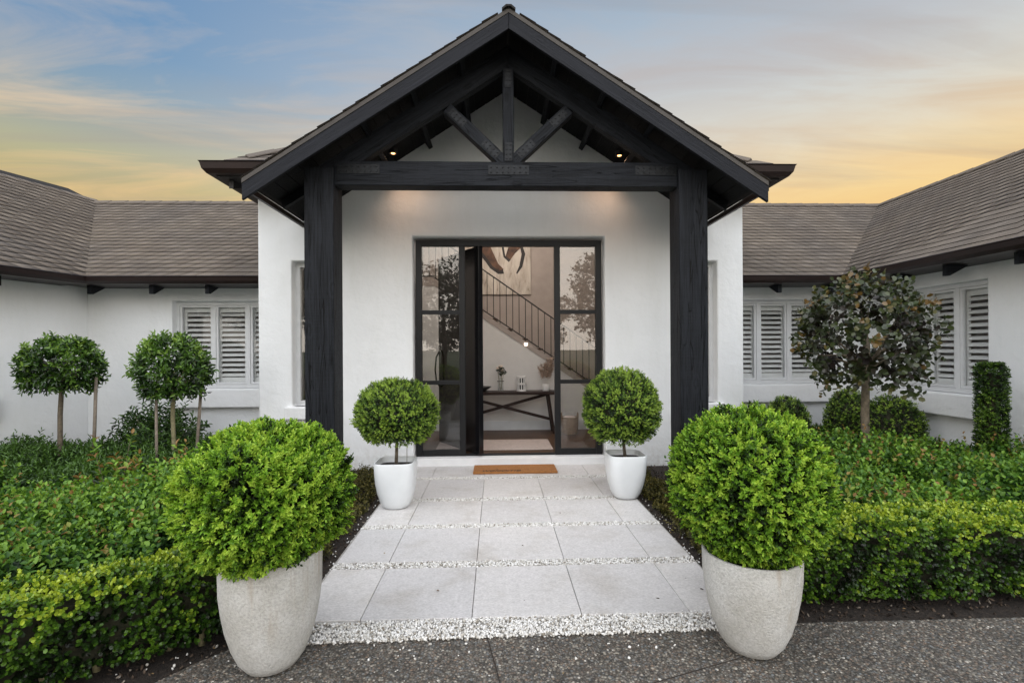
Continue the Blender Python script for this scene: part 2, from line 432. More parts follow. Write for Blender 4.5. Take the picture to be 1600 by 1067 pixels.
class MB:
    def __init__(s): s.v = []; s.f = []
    def add(s, vs, fs):
        k = len(s.v); s.v += [tuple(x) for x in vs]; s.f += [tuple(i + k for i in f) for f in fs]; return s
    def box(s, x0, x1, y0, y1, z0, z1):
        return s.add([(x0, y0, z0), (x1, y0, z0), (x1, y1, z0), (x0, y1, z0), (x0, y0, z1), (x1, y0, z1), (x1, y1, z1), (x0, y1, z1)],
                     [(3, 2, 1, 0), (4, 5, 6, 7), (0, 1, 5, 4), (1, 2, 6, 5), (2, 3, 7, 6), (3, 0, 4, 7)])
    def prism(s, poly, d):          # closed polygon of 3-D points extruded by vector d
        n = len(poly); d = Vector(d)
        a = [Vector(p) for p in poly]; b = [p + d for p in a]
        nrm = (a[1] - a[0]).cross(a[2] - a[1])
        flip = nrm.dot(d) > 0
        fs = [tuple(range(n)), tuple(range(2 * n - 1, n - 1, -1))]
        fs += [(i + n, (i + 1) % n + n, (i + 1) % n, i) for i in range(n)]
        if flip: fs = [tuple(reversed(f)) for f in fs]
        return s.add(a + b, fs)
    def bar(s, p0, p1, w, h, up=(0, 0, 1)):
        p0, p1 = Vector(p0), Vector(p1); x = (p1 - p0).normalized(); u = Vector(up)
        y = u.cross(x)
        if y.length < 1e-4: y = Vector((0, 1, 0)).cross(x)
        y.normalize(); z = x.cross(y)
        vs = [p + y * a * w / 2 + z * b * h / 2 for p in (p0, p1) for a, b in ((-1, -1), (1, -1), (1, 1), (-1, 1))]
        return s.add(vs, [(3, 2, 1, 0), (4, 5, 6, 7), (0, 1, 5, 4), (1, 2, 6, 5), (2, 3, 7, 6), (3, 0, 4, 7)])
    def lathe(s, prof, n=40, c=(0, 0, 0), fn=None):      # profile of (r, z); fn(angle) scales the radius
        k = []
        for r, z in prof:
            for i in range(n):
                a = 2 * math.pi * i / n; q = fn(a, z) if fn else 1.0
                k.append((c[0] + r * q * math.cos(a), c[1] + r * q * math.sin(a), c[2] + z))
        fs = [(j * n + i, j * n + (i + 1) % n, (j + 1) * n + (i + 1) % n, (j + 1) * n + i) for j in range(len(prof) - 1) for i in range(n)]
        return s.add(k, fs)
    def tube(s, pts, rad, n=8, cap=True):
        pts = [Vector(p) for p in pts]
        rad = rad if isinstance(rad, (list, tuple)) else [rad] * len(pts)
        vs = []; ref = Vector((.31, .87, .2))
        for i, p in enumerate(pts):
            d = (pts[min(i + 1, len(pts) - 1)] - pts[max(i - 1, 0)]).normalized()
            a = d.cross(ref).normalized(); b = d.cross(a)
            vs += [p + (a * math.cos(2 * math.pi * j / n) + b * math.sin(2 * math.pi * j / n)) * rad[i] for j in range(n)]
        fs = [(i * n + (j + 1) % n, i * n + j, (i + 1) * n + j, (i + 1) * n + (j + 1) % n) for i in range(len(pts) - 1) for j in range(n)]
        if cap: fs += [tuple(range(n)), tuple(range(len(pts) * n - 1, len(pts) * n - n - 1, -1))]
        return s.add(vs, fs)
    def mesh(s, name, m, smooth=False):
        me = bpy.data.meshes.new(name); me.from_pydata(s.v, [], s.f); me.update()
        if m: me.materials.append(m)
        if smooth: me.polygons.foreach_set('use_smooth', [True] * len(me.polygons))
        return me
    def build(s, name, m, parent=None, bevel=0, seg=2, smooth=False, local=False, kind=None, weld=False):
        """vertices are world coordinates (or the parent's own, if local)"""
        me = s.mesh(name, m, smooth)
        if weld:
            bm = bmesh.new(); bm.from_mesh(me); bmesh.ops.remove_doubles(bm, verts=bm.verts, dist=1e-4)
            bmesh.ops.recalc_face_normals(bm, faces=bm.faces); bm.to_mesh(me); bm.free()
        o = bpy.data.objects.new(name, me)
        if parent is not None and local: w = W[parent.name].copy()
        elif parent is not None:
            w = Matrix.Translation(W[parent.name].translation); me.transform(w.inverted())
        else: w = Matrix.Identity(4)
        link(o, parent, w, kind)
        if bevel:
            b = o.modifiers.new('bevel', 'BEVEL'); b.width = bevel; b.segments = seg; b.limit_method = 'ANGLE'; b.angle_limit = R(40)
        return o


def put(name, me, parent, world, kind=None):
    o = bpy.data.objects.new(name, me); return link(o, parent, world, kind)


def timber(name, p0, p1, w, h, m, parent, up=(0, 0, 1), bevel=.006):
    """squared timber from p0 to p1 with the grain along its own X; h is measured along up"""
    p0, p1 = Vector(p0), Vector(p1); L = (p1 - p0).length; x = (p1 - p0) / L
    y = Vector(up).cross(x).normalized(); z = x.cross(y)
    mw = Matrix((x, y, z)).transposed().to_4x4(); mw.translation = (p0 + p1) / 2
    mb = MB().box(-L / 2, L / 2, -w / 2, w / 2, -h / 2, h / 2)
    o = put(name, mb.mesh(name, m), parent, mw)
    if bevel:
        b = o.modifiers.new('bevel', 'BEVEL'); b.width = bevel; b.segments = 2; b.limit_method = 'ANGLE'
    return o


def wall(mb, org, u, nrm, L, z0, z1, holes, th):
    """wall panel with openings: outer face through org along u, thickness th away from nrm"""
    org = Vector(org); u = Vector(u).normalized(); nrm = Vector(nrm).normalized()
    us = sorted({0.0, L} | {h[0] for h in holes} | {h[1] for h in holes})
    zs = sorted({z0, z1} | {h[2] for h in holes} | {h[3] for h in holes})
    P = lambda a, z, d: org + u * a - nrm * d + Vector((0, 0, z))
    inside = lambda a, z: any(h[0] < a < h[1] and h[2] < z < h[3] for h in holes)
    for i in range(len(us) - 1):
        for j in range(len(zs) - 1):
            a0, a1, b0, b1 = us[i], us[i + 1], zs[j], zs[j + 1]
            if inside((a0 + a1) / 2, (b0 + b1) / 2): continue
            mb.add([P(a0, b0, 0), P(a1, b0, 0), P(a1, b1, 0), P(a0, b1, 0)], [(0, 1, 2, 3)])
            mb.add([P(a0, b0, th), P(a1, b0, th), P(a1, b1, th), P(a0, b1, th)], [(3, 2, 1, 0)])
    def strip(a, b):
        mb.add([P(*a, 0), P(*b, 0), P(*b, th), P(*a, th)], [(0, 1, 2, 3)])
    def loop(a0, a1, b0, b1):
        ua = [x for x in us if a0 <= x <= a1]; zb = [x for x in zs if b0 <= x <= b1]
        for k in range(len(ua) - 1): strip((ua[k], b0), (ua[k + 1], b0)); strip((ua[k + 1], b1), (ua[k], b1))
        for k in range(len(zb) - 1): strip((a0, zb[k + 1]), (a0, zb[k])); strip((a1, zb[k]), (a1, zb[k + 1]))
    loop(0, L, z0, z1)
    for h in holes: loop(*h)
    return mb


# ------------------------------------------------------------------ leaves and scatter
def norm(a): return a / np.maximum(np.linalg.norm(a, axis=1, keepdims=True), 1e-9)


def np_mesh(name, verts, faces_flat, loop_tot, m, tint=None):
    me = bpy.data.meshes.new(name)
    me.vertices.add(len(verts)); me.vertices.foreach_set('co', np.ascontiguousarray(verts, dtype=np.float32).ravel())
    me.loops.add(len(faces_flat)); me.loops.foreach_set('vertex_index', np.ascontiguousarray(faces_flat, dtype=np.int32))
    nf = len(faces_flat) // loop_tot
    me.polygons.add(nf)
    me.polygons.foreach_set('loop_start', np.arange(0, nf * loop_tot, loop_tot, dtype=np.int32))
    me.update(calc_edges=True)
    if tint is not None:
        at = me.attributes.new('tint', 'FLOAT', 'POINT'); at.data.foreach_set('value', np.ascontiguousarray(tint, dtype=np.float32))
    me.materials.append(m)
    return me


OUT = np.array([(0, 0, 0), (.30, .46, .10), (.68, .40, .09), (1, 0, -.10), (.68, -.40, .09), (.30, -.46, .10)])
OUT_ROUND = np.array([(0, 0, 0), (.25, .50, .06), (.75, .50, .06), (1, 0, 0), (.75, -.50, .06), (.25, -.50, .06)])


def leaf_arrays(p, d, n, ln, wd, tint, outl=OUT):
    """p base, d axis, n upper side"""
    d = norm(d); s = norm(np.cross(n, d)); n = np.cross(d, s)
    ln = np.broadcast_to(ln, (len(p),))[:, None, None]; wd = np.broadcast_to(wd, (len(p),))[:, None, None]
    o = outl[None]
    v = p[:, None] + d[:, None] * o[..., 0:1] * ln + s[:, None] * o[..., 1:2] * wd + n[:, None] * o[..., 2:3] * ln
    return v.reshape(-1, 3), np.repeat(tint, 6)


def leaves_obj(name, parts, m, parent=None, kind=None, label=None):
    v = np.concatenate([a for a, b in parts]); t = np.concatenate([b for a, b in parts])
    n = len(v) // 6
    idx = (np.arange(n)[:, None] * 6 + np.array([0, 1, 2, 3, 0, 3, 4, 5])[None]).ravel()
    w = Matrix.Identity(4)
    if parent is not None:
        w = Matrix.Translation(W[parent.name].translation); v = v - np.array(w.translation)
    me = np_mesh(name, v, idx, 4, m, np.clip(t, 0, 1))
    return put(name, me, parent, w, kind)


def sprigs(p, d, k, stem, ln, wd, tint, r=rng, tip=.3, outl=OUT, spread=(75, 22), jit=.12):
    """short shoots at p along d, each with k leaves round the stem, fresh towards the tip"""
    N = len(p); d = norm(d); parts = []
    ref = norm(r.normal(size=(N, 3))); e1 = norm(np.cross(d, ref)); e2 = np.cross(d, e1)
    ph0 = r.uniform(0, 6.28, N)
    stem = np.broadcast_to(stem, (N,)); ln = np.broadcast_to(ln, (N,)); wd = np.broadcast_to(wd, (N,))
    for j in range(k):
        t = (j + .5) / k
        ph = ph0 + j * 2.4 + r.normal(0, .3, N)
        a = np.cos(ph)[:, None] * e1 + np.sin(ph)[:, None] * e2
        th = np.radians(spread[0] + (spread[1] - spread[0]) * t + r.normal(0, 9, N))
        ax = d * np.cos(th)[:, None] + a * np.sin(th)[:, None]
        up = d * np.sin(th)[:, None] - a * np.cos(th)[:, None] + r.normal(0, jit, (N, 3))
        sz = r.uniform(.75, 1.15, N) * (1 - .25 * t)
        parts.append(leaf_arrays(p + d * (stem * t)[:, None], ax, up, ln * sz, wd * sz, tint + tip * (t - .5) + r.normal(0, .07, N), outl))
    return parts


def sphere_pts(n, r=rng): return norm(r.normal(size=(n, 3)))


def lump(u, seed, amp, freq=4.0):
    s = np.zeros(len(u)); rr = np.random.default_rng(seed)
    for i in range(7):
        w = rr.normal(0, freq * (1 + .35 * i), 3); s += np.sin(u @ w + rr.uniform(0, 6.28)) / (1 + .35 * i)
    return 1 + amp * s / 2.2


ICO = None
def ico():
    global ICO
    if ICO is None:
        bm = bmesh.new(); bmesh.ops.create_icosphere(bm, subdivisions=1, radius=1)
        ICO = (np.array([v.co[:] for v in bm.verts]), np.array([[v.index for v in f.verts] for f in bm.faces])); bm.free()
    return ICO


def rand_rot(n, r=rng):
    q = r.normal(size=(n, 4)); q /= np.linalg.norm(q, axis=1, keepdims=True); w, x, y, z = q.T
    return np.stack([1 - 2 * (y * y + z * z), 2 * (x * y - z * w), 2 * (x * z + y * w), 2 * (x * y + z * w), 1 - 2 * (x * x + z * z), 2 * (y * z - x * w),
                     2 * (x * z - y * w), 2 * (y * z + x * w), 1 - 2 * (x * x + y * y)], 1).reshape(n, 3, 3)


def pebbles(name, p, sx, sy, sz, m, parent=None, kind='stuff', yaw_only=False, tint=None, r=rng):
    bv, bf = ico(); n = len(p)
    v = bv[None] * np.stack([sx, sy, sz], 1)[:, None] * r.uniform(.74, 1.2, (n, len(bv), 1))
    if yaw_only:
        a = r.uniform(0, 6.28, n); c, s = np.cos(a), np.sin(a); z = np.zeros(n); o = np.ones(n)
        rot = np.stack([c, -s, z, s, c, z, z, z, o], 1).reshape(n, 3, 3)
    else: rot = rand_rot(n, r)
    v = np.einsum('nij,nkj->nki', rot, v) + p[:, None]
    idx = (np.arange(n)[:, None, None] * len(bv) + bf[None]).ravel()
    t = r.uniform(0, 1, n) if tint is None else tint
    me = np_mesh(name, v.reshape(-1, 3), idx, 3, m, np.repeat(t, len(bv)))
    w = Matrix.Identity(4)
    if parent is not None:
        w = Matrix.Translation(W[parent.name].translation); me.transform(w.inverted())
    return put(name, me, parent, w, kind)


def core(name, c, rad, m, parent, seed=0):
    """dense twiggy inside of a clipped plant"""
    bm = bmesh.new(); bmesh.ops.create_icosphere(bm, subdivisions=4, radius=1)
    for v in bm.verts:
        k = 1 + .10 * mnoise.noise(v.co * 5 + Vector((seed, 0, 0))) + .06 * mnoise.noise(v.co * 13)
        v.co = Vector((v.co.x * rad[0], v.co.y * rad[1], v.co.z * rad[2])) * k + Vector(c)
    me = bpy.data.meshes.new(name); bm.to_mesh(me); bm.free(); me.materials.append(m)
    w = Matrix.Translation(W[parent.name].translation); me.transform(w.inverted())
    return put(name, me, parent, w)


# ================================================================== GROUND
def sheet(name, poly, z, m, thick=.02, kind='structure'):
    o = MB().prism([(x, y, z) for x, y in poly], (0, 0, -thick)).build(name, m)
    return tag(o, kind=kind)


tag(sheet('ground', [(-400, -400), (400, -400), (400, 400), (-400, 400)], -.09, M['lawn'], .3))
bed = sheet('garden_bed', [(-9, .9), (9, .9), (9, 10), (-9, 10)], -.035, M['mulch'], .04)
drive_poly = [(-30, -14), (30, -14), (30, 2.57), (1.36, 2.555), (-1.28, 2.49), (-1.42, 2.36), (-1.62, 2.10), (-2.05, 1.62), (-3.2, 1.15), (-30, .95)]
drive = sheet('driveway', drive_poly, -.020, M['drive'], .06)


def inpoly(x, y, poly):
    r = np.zeros(len(x), bool); n = len(poly)
    for i in range(n):
        x0, y0 = poly[i]; x1, y1 = poly[(i + 1) % n]
        c = ((y0 > y) != (y1 > y)); t = (x1 - x0) * (y - y0) / ((y1 - y0) if y1 != y0 else 1e-9) + x0
        r ^= c & (x < t)
    return r


# saw-cut joints in the driveway
j = MB()
j.bar((-.055, 2.50, -.0195), (.12, 1.55, -.0195), .005, .003); j.bar((.10, 1.93, -.0193), (1.4, 2.36, -.0193), .0035, .003)
j.build('joint', M['soil'], drive)
# exposed stones standing proud of the slab
n = 21000
px = rng.uniform(-2.6, 3.4, n); py = rng.uniform(1.45, 2.62, n)
ok = inpoly(px, py, drive_poly); px, py = px[ok], py[ok]
dj = np.minimum(np.abs((px + .055) - (2.5 - py) * .1842), np.abs((py - 1.93) - (px - .10) * .3308))
ok = dj > .009; px, py = px[ok], py[ok]; n = len(px)
s = rng.uniform(.0035, .0100, n)
pebbles('aggregate', np.stack([px, py, np.full(n, -.0205)], 1), s, s * rng.uniform(.7, 1, n), s * .45, M['aggregate'], drive, 'stuff', True)
# stray white stones on the driveway and in the beds
n = 70
xs = np.concatenate([rng.uniform(-1.0, 1.2, 45), rng.uniform(-1.5, -.9, 25)]); ys = np.concatenate([rng.uniform(2.2, 2.5, 45) ** 1.0, rng.uniform(2.25, 2.7, 25)])
s = rng.uniform(.003, .008, n)

# path: concrete bed, pavers, white gravel
path = sheet('path', [(-1.12, 2.47), (1.37, 2.53), (1.37, 6.16), (-1.12, 6.13)], -.014, M['pathbed'], .05)
tag(path, 'pale stone stepping path leading to the front door')
rows = [(2.650, 3.265), (3.365, 3.985), (4.075, 4.69), (4.785, 5.47), (5.575, 6.098)]
joints = [-1.10, -.742, -.140, .462, 1.062, 1.352]
for a, b in rows:
    for i in range(5):
        mb = MB().box(joints[i] + .0019, joints[i + 1] - .0019, a, b, -.024, 0 + rng.uniform(-.0012, .0012))
        mb.build('paver', M['paver'], path, bevel=.003)
gx, gy = [], []
for (a, b, dens) in [(2.475, 2.655, 6200)] + [(rows[i][1], rows[i + 1][0], 3300) for i in range(4)]:
    gx.append(rng.uniform(-1.11, 1.36, dens)); gy.append(rng.uniform(a, b, dens) + (0 if a > 2.5 else .02 * gx[-1] / 1.2 + .0))
gx = np.concatenate(gx); gy = np.concatenate(gy)
# a few kicked out along the edges and onto the beds
ex = np.concatenate([rng.normal(-1.15, .05, 130), rng.normal(1.40, .05, 130)]); ey = rng.uniform(2.5, 5.9, 260)
fx = rng.uniform(-1.25, 1.4, 34); fy = 2.49 - np.abs(rng.normal(0, .10, 34))
hx = rng.uniform(-1.75, -1.2, 34); hy = rng.uniform(2.25, 2.6, 34)
ax = np.concatenate([gx, ex, fx, hx]); ay = np.concatenate([gy, ey, fy, hy]); n = len(ax)
az = np.concatenate([rng.uniform(-.014, -.002, len(gx)), np.full(260, -.030), np.full(34, -.017), np.full(34, -.024)])
s = rng.uniform(.0045, .0105, n)
gravel = pebbles('gravel', np.stack([ax, ay, az], 1), s, s * rng.uniform(.6, .95, n), s * rng.uniform(.5, .8, n), M['gravel'])
tag(gravel, 'white pebble gravel filling the gaps between the path slabs')
# bark chips on the beds
n = 15000
qx = rng.uniform(-3.0, 3.8, n); qy = rng.uniform(1.5, 6.2, n)
ok = ~inpoly(qx, qy, drive_poly) & ~((qx > -1.13) & (qx < 1.38) & (qy > 2.4)); qx, qy = qx[ok], qy[ok]; n = len(qx)
s = rng.uniform(.006, .02, n)
chips = pebbles('bark_chips', np.stack([qx, qy, rng.uniform(-.035, -.02, n)], 1), s, s * .45, s * .25, M['chip'])
tag(chips, 'dark bark mulch chips covering the garden beds beside the path')

# ================================================================== HOUSE
X0 = .14
house = thing('house', 'white rendered house with brown shingle roofs and a black timber gabled porch', 'house', (X0, 6.1, 0))
BL, BR, YW = -2.93, 3.155, 6.10            # entry block
# front wall of the entry block with door and two slot windows
DX0, DX1, DZ1 = -1.035, 1.378, 2.865
wl = [(-2.52, -1.99), (2.28, 2.815)]
holes = [(DX0 - BL, DX1 - BL, -.12, DZ1)] + [(a - BL, b - BL, .76, 2.555) for a, b in wl]
mb = wall(MB(), (BL, YW, 0), (1, 0, 0), (0, -1, 0), BR - BL, -.12, 3.58, holes, .25)
mb.build('wall', M['render'], house, bevel=.018, seg=3, weld=True)
k = .652
AP = 4.68                                   # porch roof underside at the ridge
mb = MB().prism([(X0 - 1.72, YW, 3.58), (X0 + 1.72, YW, 3.58), (X0, YW, AP + .02)], (0, .25, 0)); mb.build('gable_wall', M['render'], house)
for x0, x1, nx in ((BL, BL + .25, -1), (BR - .25, BR, 1)):
    MB().box(x0, x1, YW + .25, 11.9, -.12, 3.58).build('wall', M['render'], house, bevel=.015)
MB().box(BL + .25, BR - .25, 11.65, 11.9, -.12, 3.58).build('wall', M['render'], house)
# slot windows and their ledges
for (a, b) in wl:
    w = MB()
    y = YW + .12
    for (x0, x1, z0, z1) in ((a, a + .05, .76, 2.555), (b - .05, b, .76, 2.555), (a + .05, b - .05, .76, .82), (a + .05, b - .05, 2.50, 2.555)):
        w.box(x0, x1, y, y + .06, z0, z1)
    wo = w.build('window', M['whiteframe'], house)
    MB().box(a + .05, b - .05, y + .028, y + .034, .82, 2.50).build('pane', M['doorglass'], wo)
    MB().box(a - .1, b + .1, YW + .62, YW + .64, .6, 2.7).build('room_backing', M['intdark2'], wo)  # dark panel added behind the glass to stand in for an unlit room
    # dark ironwork seen through the glass
    gr = MB()
    for i in range(4): gr.box(a + .1 + i * .12, a + .112 + i * .12, y + .35, y + .362, 1.2, 2.2)
    for z in (1.2, 1.55, 1.9, 2.2): gr.box(a + .1, a + .48, y + .352, y + .36, z, z + .012)
    gr.build('grille', M['iron'], wo)
    MB().box(a - (.08 if a < 0 else .0), b + (.02 if a < 0 else .08), YW - .07, YW + .12, .60, .76).build('window_sill', M['plaster_sill'], house, bevel=.02, seg=3)

# ---- wings
EH = 2.436                                  # eave height of the wings
PITCH = .66
def unit(x, y): l = math.hypot(x, y); return (x / l, y / l)
AD = unit(-.296, -1)                        # left wing comes towards the camera, splayed
AN = (.959, -.284)                          # its outward normal
LC = (-5.79, 7.10)                          # inside corner of the left wing walls
RCX = 5.30                                  # face of the right side wing
YWING = 7.10
def wing_window(org, u, nrm, w, z0, z1, panels, cut=None):
    """white framed window with louvred shutters behind the glass, in its own frame (x along, y inwards)"""
    ux, uy = u
    mw = Matrix(((ux, -nrm[0], 0, org[0]), (uy, -nrm[1], 0, org[1]), (0, 0, 1, z0), (0, 0, 0, 1)))
    h = z1 - z0; fr = MB(); y0, y1 = .09, .15
    fr.box(0, w, y0, y1, h - .05, h); fr.box(0, w, y0, y1, 0, .05); fr.box(0, .045, y0, y1, .05, h - .05); fr.box(w - .045, w, y0, y1, .05, h - .05)
    o = put('window', fr.mesh('window', M['whiteframe']), house, mw)
    pw = (w - .09) / panels
    for i in range(panels):
        a = .045 + i * pw; b = a + pw
        if i: MB().box(a - .022, a + .022, y0 + .004, y1 - .004, .05, h - .05).build('mullion', M['whiteframe'], o, local=True)
        a2, b2 = a + (.022 if i else 0), b - (.022 if i < panels - 1 else 0)
        sash = MB(); t = .028; c, d = y0 + .012, y1 - .012
        sash.box(a2 + .004, b2 - .004, c, d, .054, .054 + t); sash.box(a2 + .004, b2 - .004, c, d, h - .054 - t, h - .054)
        sash.box(a2 + .004, a2 + .004 + t, c, d, .054 + t, h - .054 - t); sash.box(b2 - .004 - t, b2 - .004, c, d, .054 + t, h - .054 - t)
        sash.build('sash', M['whiteframe'], o, local=True)
        MB().box(a2 + .03, b2 - .03, .118, .122, .08, h - .08).build('pane', M['glass'], o, local=True)
        sf = MB(); e, f = .165, .195; st = .05
        sf.box(a + .012, b - .012, e, f, .06, .06 + .09); sf.box(a + .012, b - .012, e, f, h - .15, h - .06)
        sf.box(a + .012, a + .012 + st, e, f, .15, h - .15); sf.box(b - .012 - st, b - .012, e, f, .15, h - .15)
        sf.build('shutter_frame', M['shutter'], o, local=True)
        nl = 13; p = (h - .30) / nl; ln = b - a - .024 - 2 * st - .006
        lm = MB(); prof = [(-.036, -.002), (0, -.0055), (.036, -.002), (.036, .002), (0, .0055), (-.036, .002)]
        lm.prism([(-ln / 2, q[0], q[1]) for q in prof], (ln, 0, 0))
        me = lm.mesh('louvre', M['shutter'])
        for q in range(nl):
            ml = Matrix.Translation(((a + b) / 2, .18, .15 + (q + .5) * p)) @ Matrix.Rotation(R(36 + rng.uniform(-1.5, 1.5)), 4, 'X')
            put('louvre', me, o, mw @ ml)
    # dim room behind
    rm = MB(); rm.box(-.3, w + .3, 1.1, 1.12, -.5, h + .3); rm.box(-.32, -.3, .225, 1.12, -.5, h + .3); rm.box(w + .3, w + .32, .225, 1.12, -.5, h + .3)
    rm.box(-.3, w + .3, .225, 1.1, h + .28, h + .3); rm.box(-.3, w + .3, .225, 1.1, -.5, -.48)
    rm.build('room_backing', M['intdark'], o, local=True)
    return o
# left central wing wall + window
WZ0, WZ1 = .915, 2.165
mb = wall(MB(), (LC[0] - .2, YWING, 0), (1, 0, 0), (0, -1, 0), BL - LC[0] + .2, -.12, 2.62, [(-4.62 - LC[0] + .2, -3.06 - LC[0] + .2, WZ0, WZ1)], .22)
mb.build('wall', M['render'], house, bevel=.014, seg=3, weld=True)
wing_window((-4.62, YWING), (1, 0), (0, -1), 1.56, WZ0, WZ1, 3)
MB().box(-4.72, BL, YWING - .09, YWING + .09, .645, WZ0).build('window_sill', M['plaster_sill'], house, bevel=.02, seg=3)
# left splayed wing wall + window
org = (LC[0] + AD[0] * 5.2, LC[1] + AD[1] * 5.2)
mb = wall(MB(), (org[0], org[1], 0), (-AD[0], -AD[1], 0), (AN[0], AN[1], 0), 5.2, -.12, 2.62, [(2.6, 5.2 - 1.12, WZ0, WZ1)], .22)
mb.build('wall', M['render'], house, bevel=.014, seg=3, weld=True)
wing_window((org[0] - AD[0] * 2.6, org[1] - AD[1] * 2.6), (-AD[0], -AD[1]), AN, 1.48, WZ0, WZ1, 3)
s0 = Vector((org[0] - AD[0] * 2.5, org[1] - AD[1] * 2.5, .645)) + Vector((AN[0], AN[1], 0)) * .09
MB().prism([s0, s0 - Vector((AD[0], AD[1], 0)) * 1.68, s0 - Vector((AD[0], AD[1], 0)) * 1.68 - Vector((AN[0], AN[1], 0)) * .18, s0 - Vector((AN[0], AN[1], 0)) * .18],
           (0, 0, WZ0 - .645)).build('window_sill', M['plaster_sill'], house, bevel=.02, seg=3)
# right central wing wall + window
mb = wall(MB(), (BR, YWING, 0), (1, 0, 0), (0, -1, 0), RCX - BR, -.12, 2.62, [(3.43 - BR, 4.92 - BR, WZ0, WZ1)], .22)
mb.build('wall', M['render'], house, bevel=.014, seg=3, weld=True)
wing_window((3.43, YWING), (1, 0), (0, -1), 1.49, WZ0, WZ1, 3)
MB().box(BR, RCX - .09, YWING - .09, YWING + .09, .645, WZ0).build('window_sill', M['plaster_sill'], house, bevel=.02, seg=3)
# right side wing wall + window (faces the path)
mb = wall(MB(), (RCX, YWING, 0), (0, -1, 0), (-1, 0, 0), 5.6, -.12, 2.62, [(YWING - 6.34, YWING - 5.075, WZ0, WZ1 + .02)], .22)
mb.build('wall', M['render'], house, bevel=.014, seg=3, weld=True)
wing_window((RCX, 6.34), (0, -1), (-1, 0), 1.265, WZ0, WZ1 + .02, 3)
MB().box(RCX - .09, RCX + .09, 4.99, YWING - .093, .645, WZ0).build('window_sill', M['plaster_sill'], house, bevel=.02, seg=3)
# back walls that close the wings
MB().box(-13, BL, 12.2, 12.4, -.12, 2.62).build('wall', M['render'], house)
MB().box(BR, 11, 12.2, 12.4, -.12, 2.62).build('wall', M['render'], house)

# ---- roofs
SH = []          # (score, matrix, roof object)
TW, EXP, SKEW = .205, .143, .098
def cam_px(p):
    y = max(p[1], .3); return 800 + (p[0] / y - .0328) * 760, 545 - (p[2] - 1.456) / y * 760


def roof_plane(name, poly, eave_p, nin, h0, pitch, lo, hi, run, slant=(1, 0), th=.06, fine=True, lap=1.0):
    """sloping roof: plan polygon, eave point, inward plan normal; lays shingle courses on a deck"""
    ex, ey = eave_p; nx, ny = nin; ux, uy = -ny, nx
    H = lambda x, y: h0 + pitch * ((x - ex) * nx + (y - ey) * ny)
    o = MB().prism([(x, y, H(x, y)) for x, y in poly], (0, 0, -th)).build(name, M['underlay'], house)
    if not fine: return o
    nl = math.sqrt(1 + pitch * pitch)
    up = Vector((nx, ny, pitch)) / nl; al = Vector((ux, uy, 0)); nn = al.cross(up)
    if nn.z < 0: al, nn, lo, hi = -al, -nn, -hi, -lo
    sg_ = 1 if al.x * slant[0] + al.y * slant[1] > 0 else -1
    nc = int(run * nl / EXP) + 1
    for c in range(nc):
        s = (c + .5) * EXP
        off = (sg_ * c * (SKEW * .97)) % TW
        for i in range(int(lo / TW) - 1, int(hi / TW) + 2):
            a = i * TW + off
            if a < lo - TW or a > hi + TW: continue
            P = Vector((ex, ey, h0)) + al * a + up * s
            if not inpoly(np.array([P.x, P.x + ux * TW * lap, P.x - ux * TW * lap]), np.array([P.y, P.y + uy * TW * lap, P.y - uy * TW * lap]), poly).any(): continue
            x, y = cam_px(P)
            if not (-60 < x < 1660 and -30 < y < 500): continue
            tilt = Matrix((al, up, nn)).transposed().to_4x4()
            tilt.translation = P + nn * rng.uniform(.0065, .0078)
            m4 = tilt @ Matrix.Rotation(R(-2.9), 4, 'X') @ Matrix.Rotation(R(rng.normal(0, .12)), 4, 'Z')
            SH.append((1 / (P - Vector((0, 0, 1.456))).length, m4, o, sg_))
    return o


# shingle: thin slab, side joints cut on the slant
SHM = {}
for q_ in (1, -1, 0):
    sg = MB(); hw, hl = TW / 2 - .0022, EXP / 2; s0_, s1_ = -q_ * SKEW * (hl + .004) / EXP, q_ * SKEW * (hl + .03) / EXP
    sg.prism([(-hw + s0_, -hl - .004, -.002), (hw + s0_, -hl - .004, -.002), (hw + s1_, hl + .03, -.002), (-hw + s1_, hl + .03, -.002)], (0, 0, .0095))
    SHM[q_] = sg.mesh('shingle', M['shingle_o']); SHM[q_].materials.append(M['edge_shade'])
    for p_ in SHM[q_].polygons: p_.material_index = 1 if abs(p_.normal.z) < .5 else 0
D = 2.75
# left central: eave y=6.65 from the splayed corner to the entry block
lcx = -5.45
Rv = (-7.56, 9.40)
r1 = roof_plane('roof', [(lcx, 6.65), (BL, 6.65), (BL, 9.40), Rv], (0, 6.65), (0, 1), EH, PITCH, -9, 9, D, (1, 0))
# left splayed
P0 = (lcx, 6.65); far = (P0[0] + AD[0] * 6, P0[1] + AD[1] * 6); RUN2 = 2.86
inn = (-AN[0], -AN[1])
Rv2 = (Rv[0] + (Rv[0] - lcx) / D * .11, 9.40 + .11)
polyL = [P0, Rv, (Rv2[0] - .25, Rv2[1] - .25), (far[0] + inn[0] * RUN2, far[1] + inn[1] * RUN2), far]
r2 = roof_plane('roof', polyL, P0, inn, EH, PITCH, -8, 8, RUN2, AD)
# right central
rcx = 4.85
r3 = roof_plane('roof', [(BR, 6.65), (rcx, 6.65), (rcx + D, 9.40), (BR, 9.40)], (0, 6.65), (0, 1), EH, PITCH, -9, 9, D, (-1, 0))
# right side
r4 = roof_plane('roof', [(rcx, 6.65), (rcx, 1.6), (rcx + D, 1.6), (rcx + D, 9.40)], (rcx, 6.65), (1, 0), EH, PITCH, -8, 8, D, (0, -1))
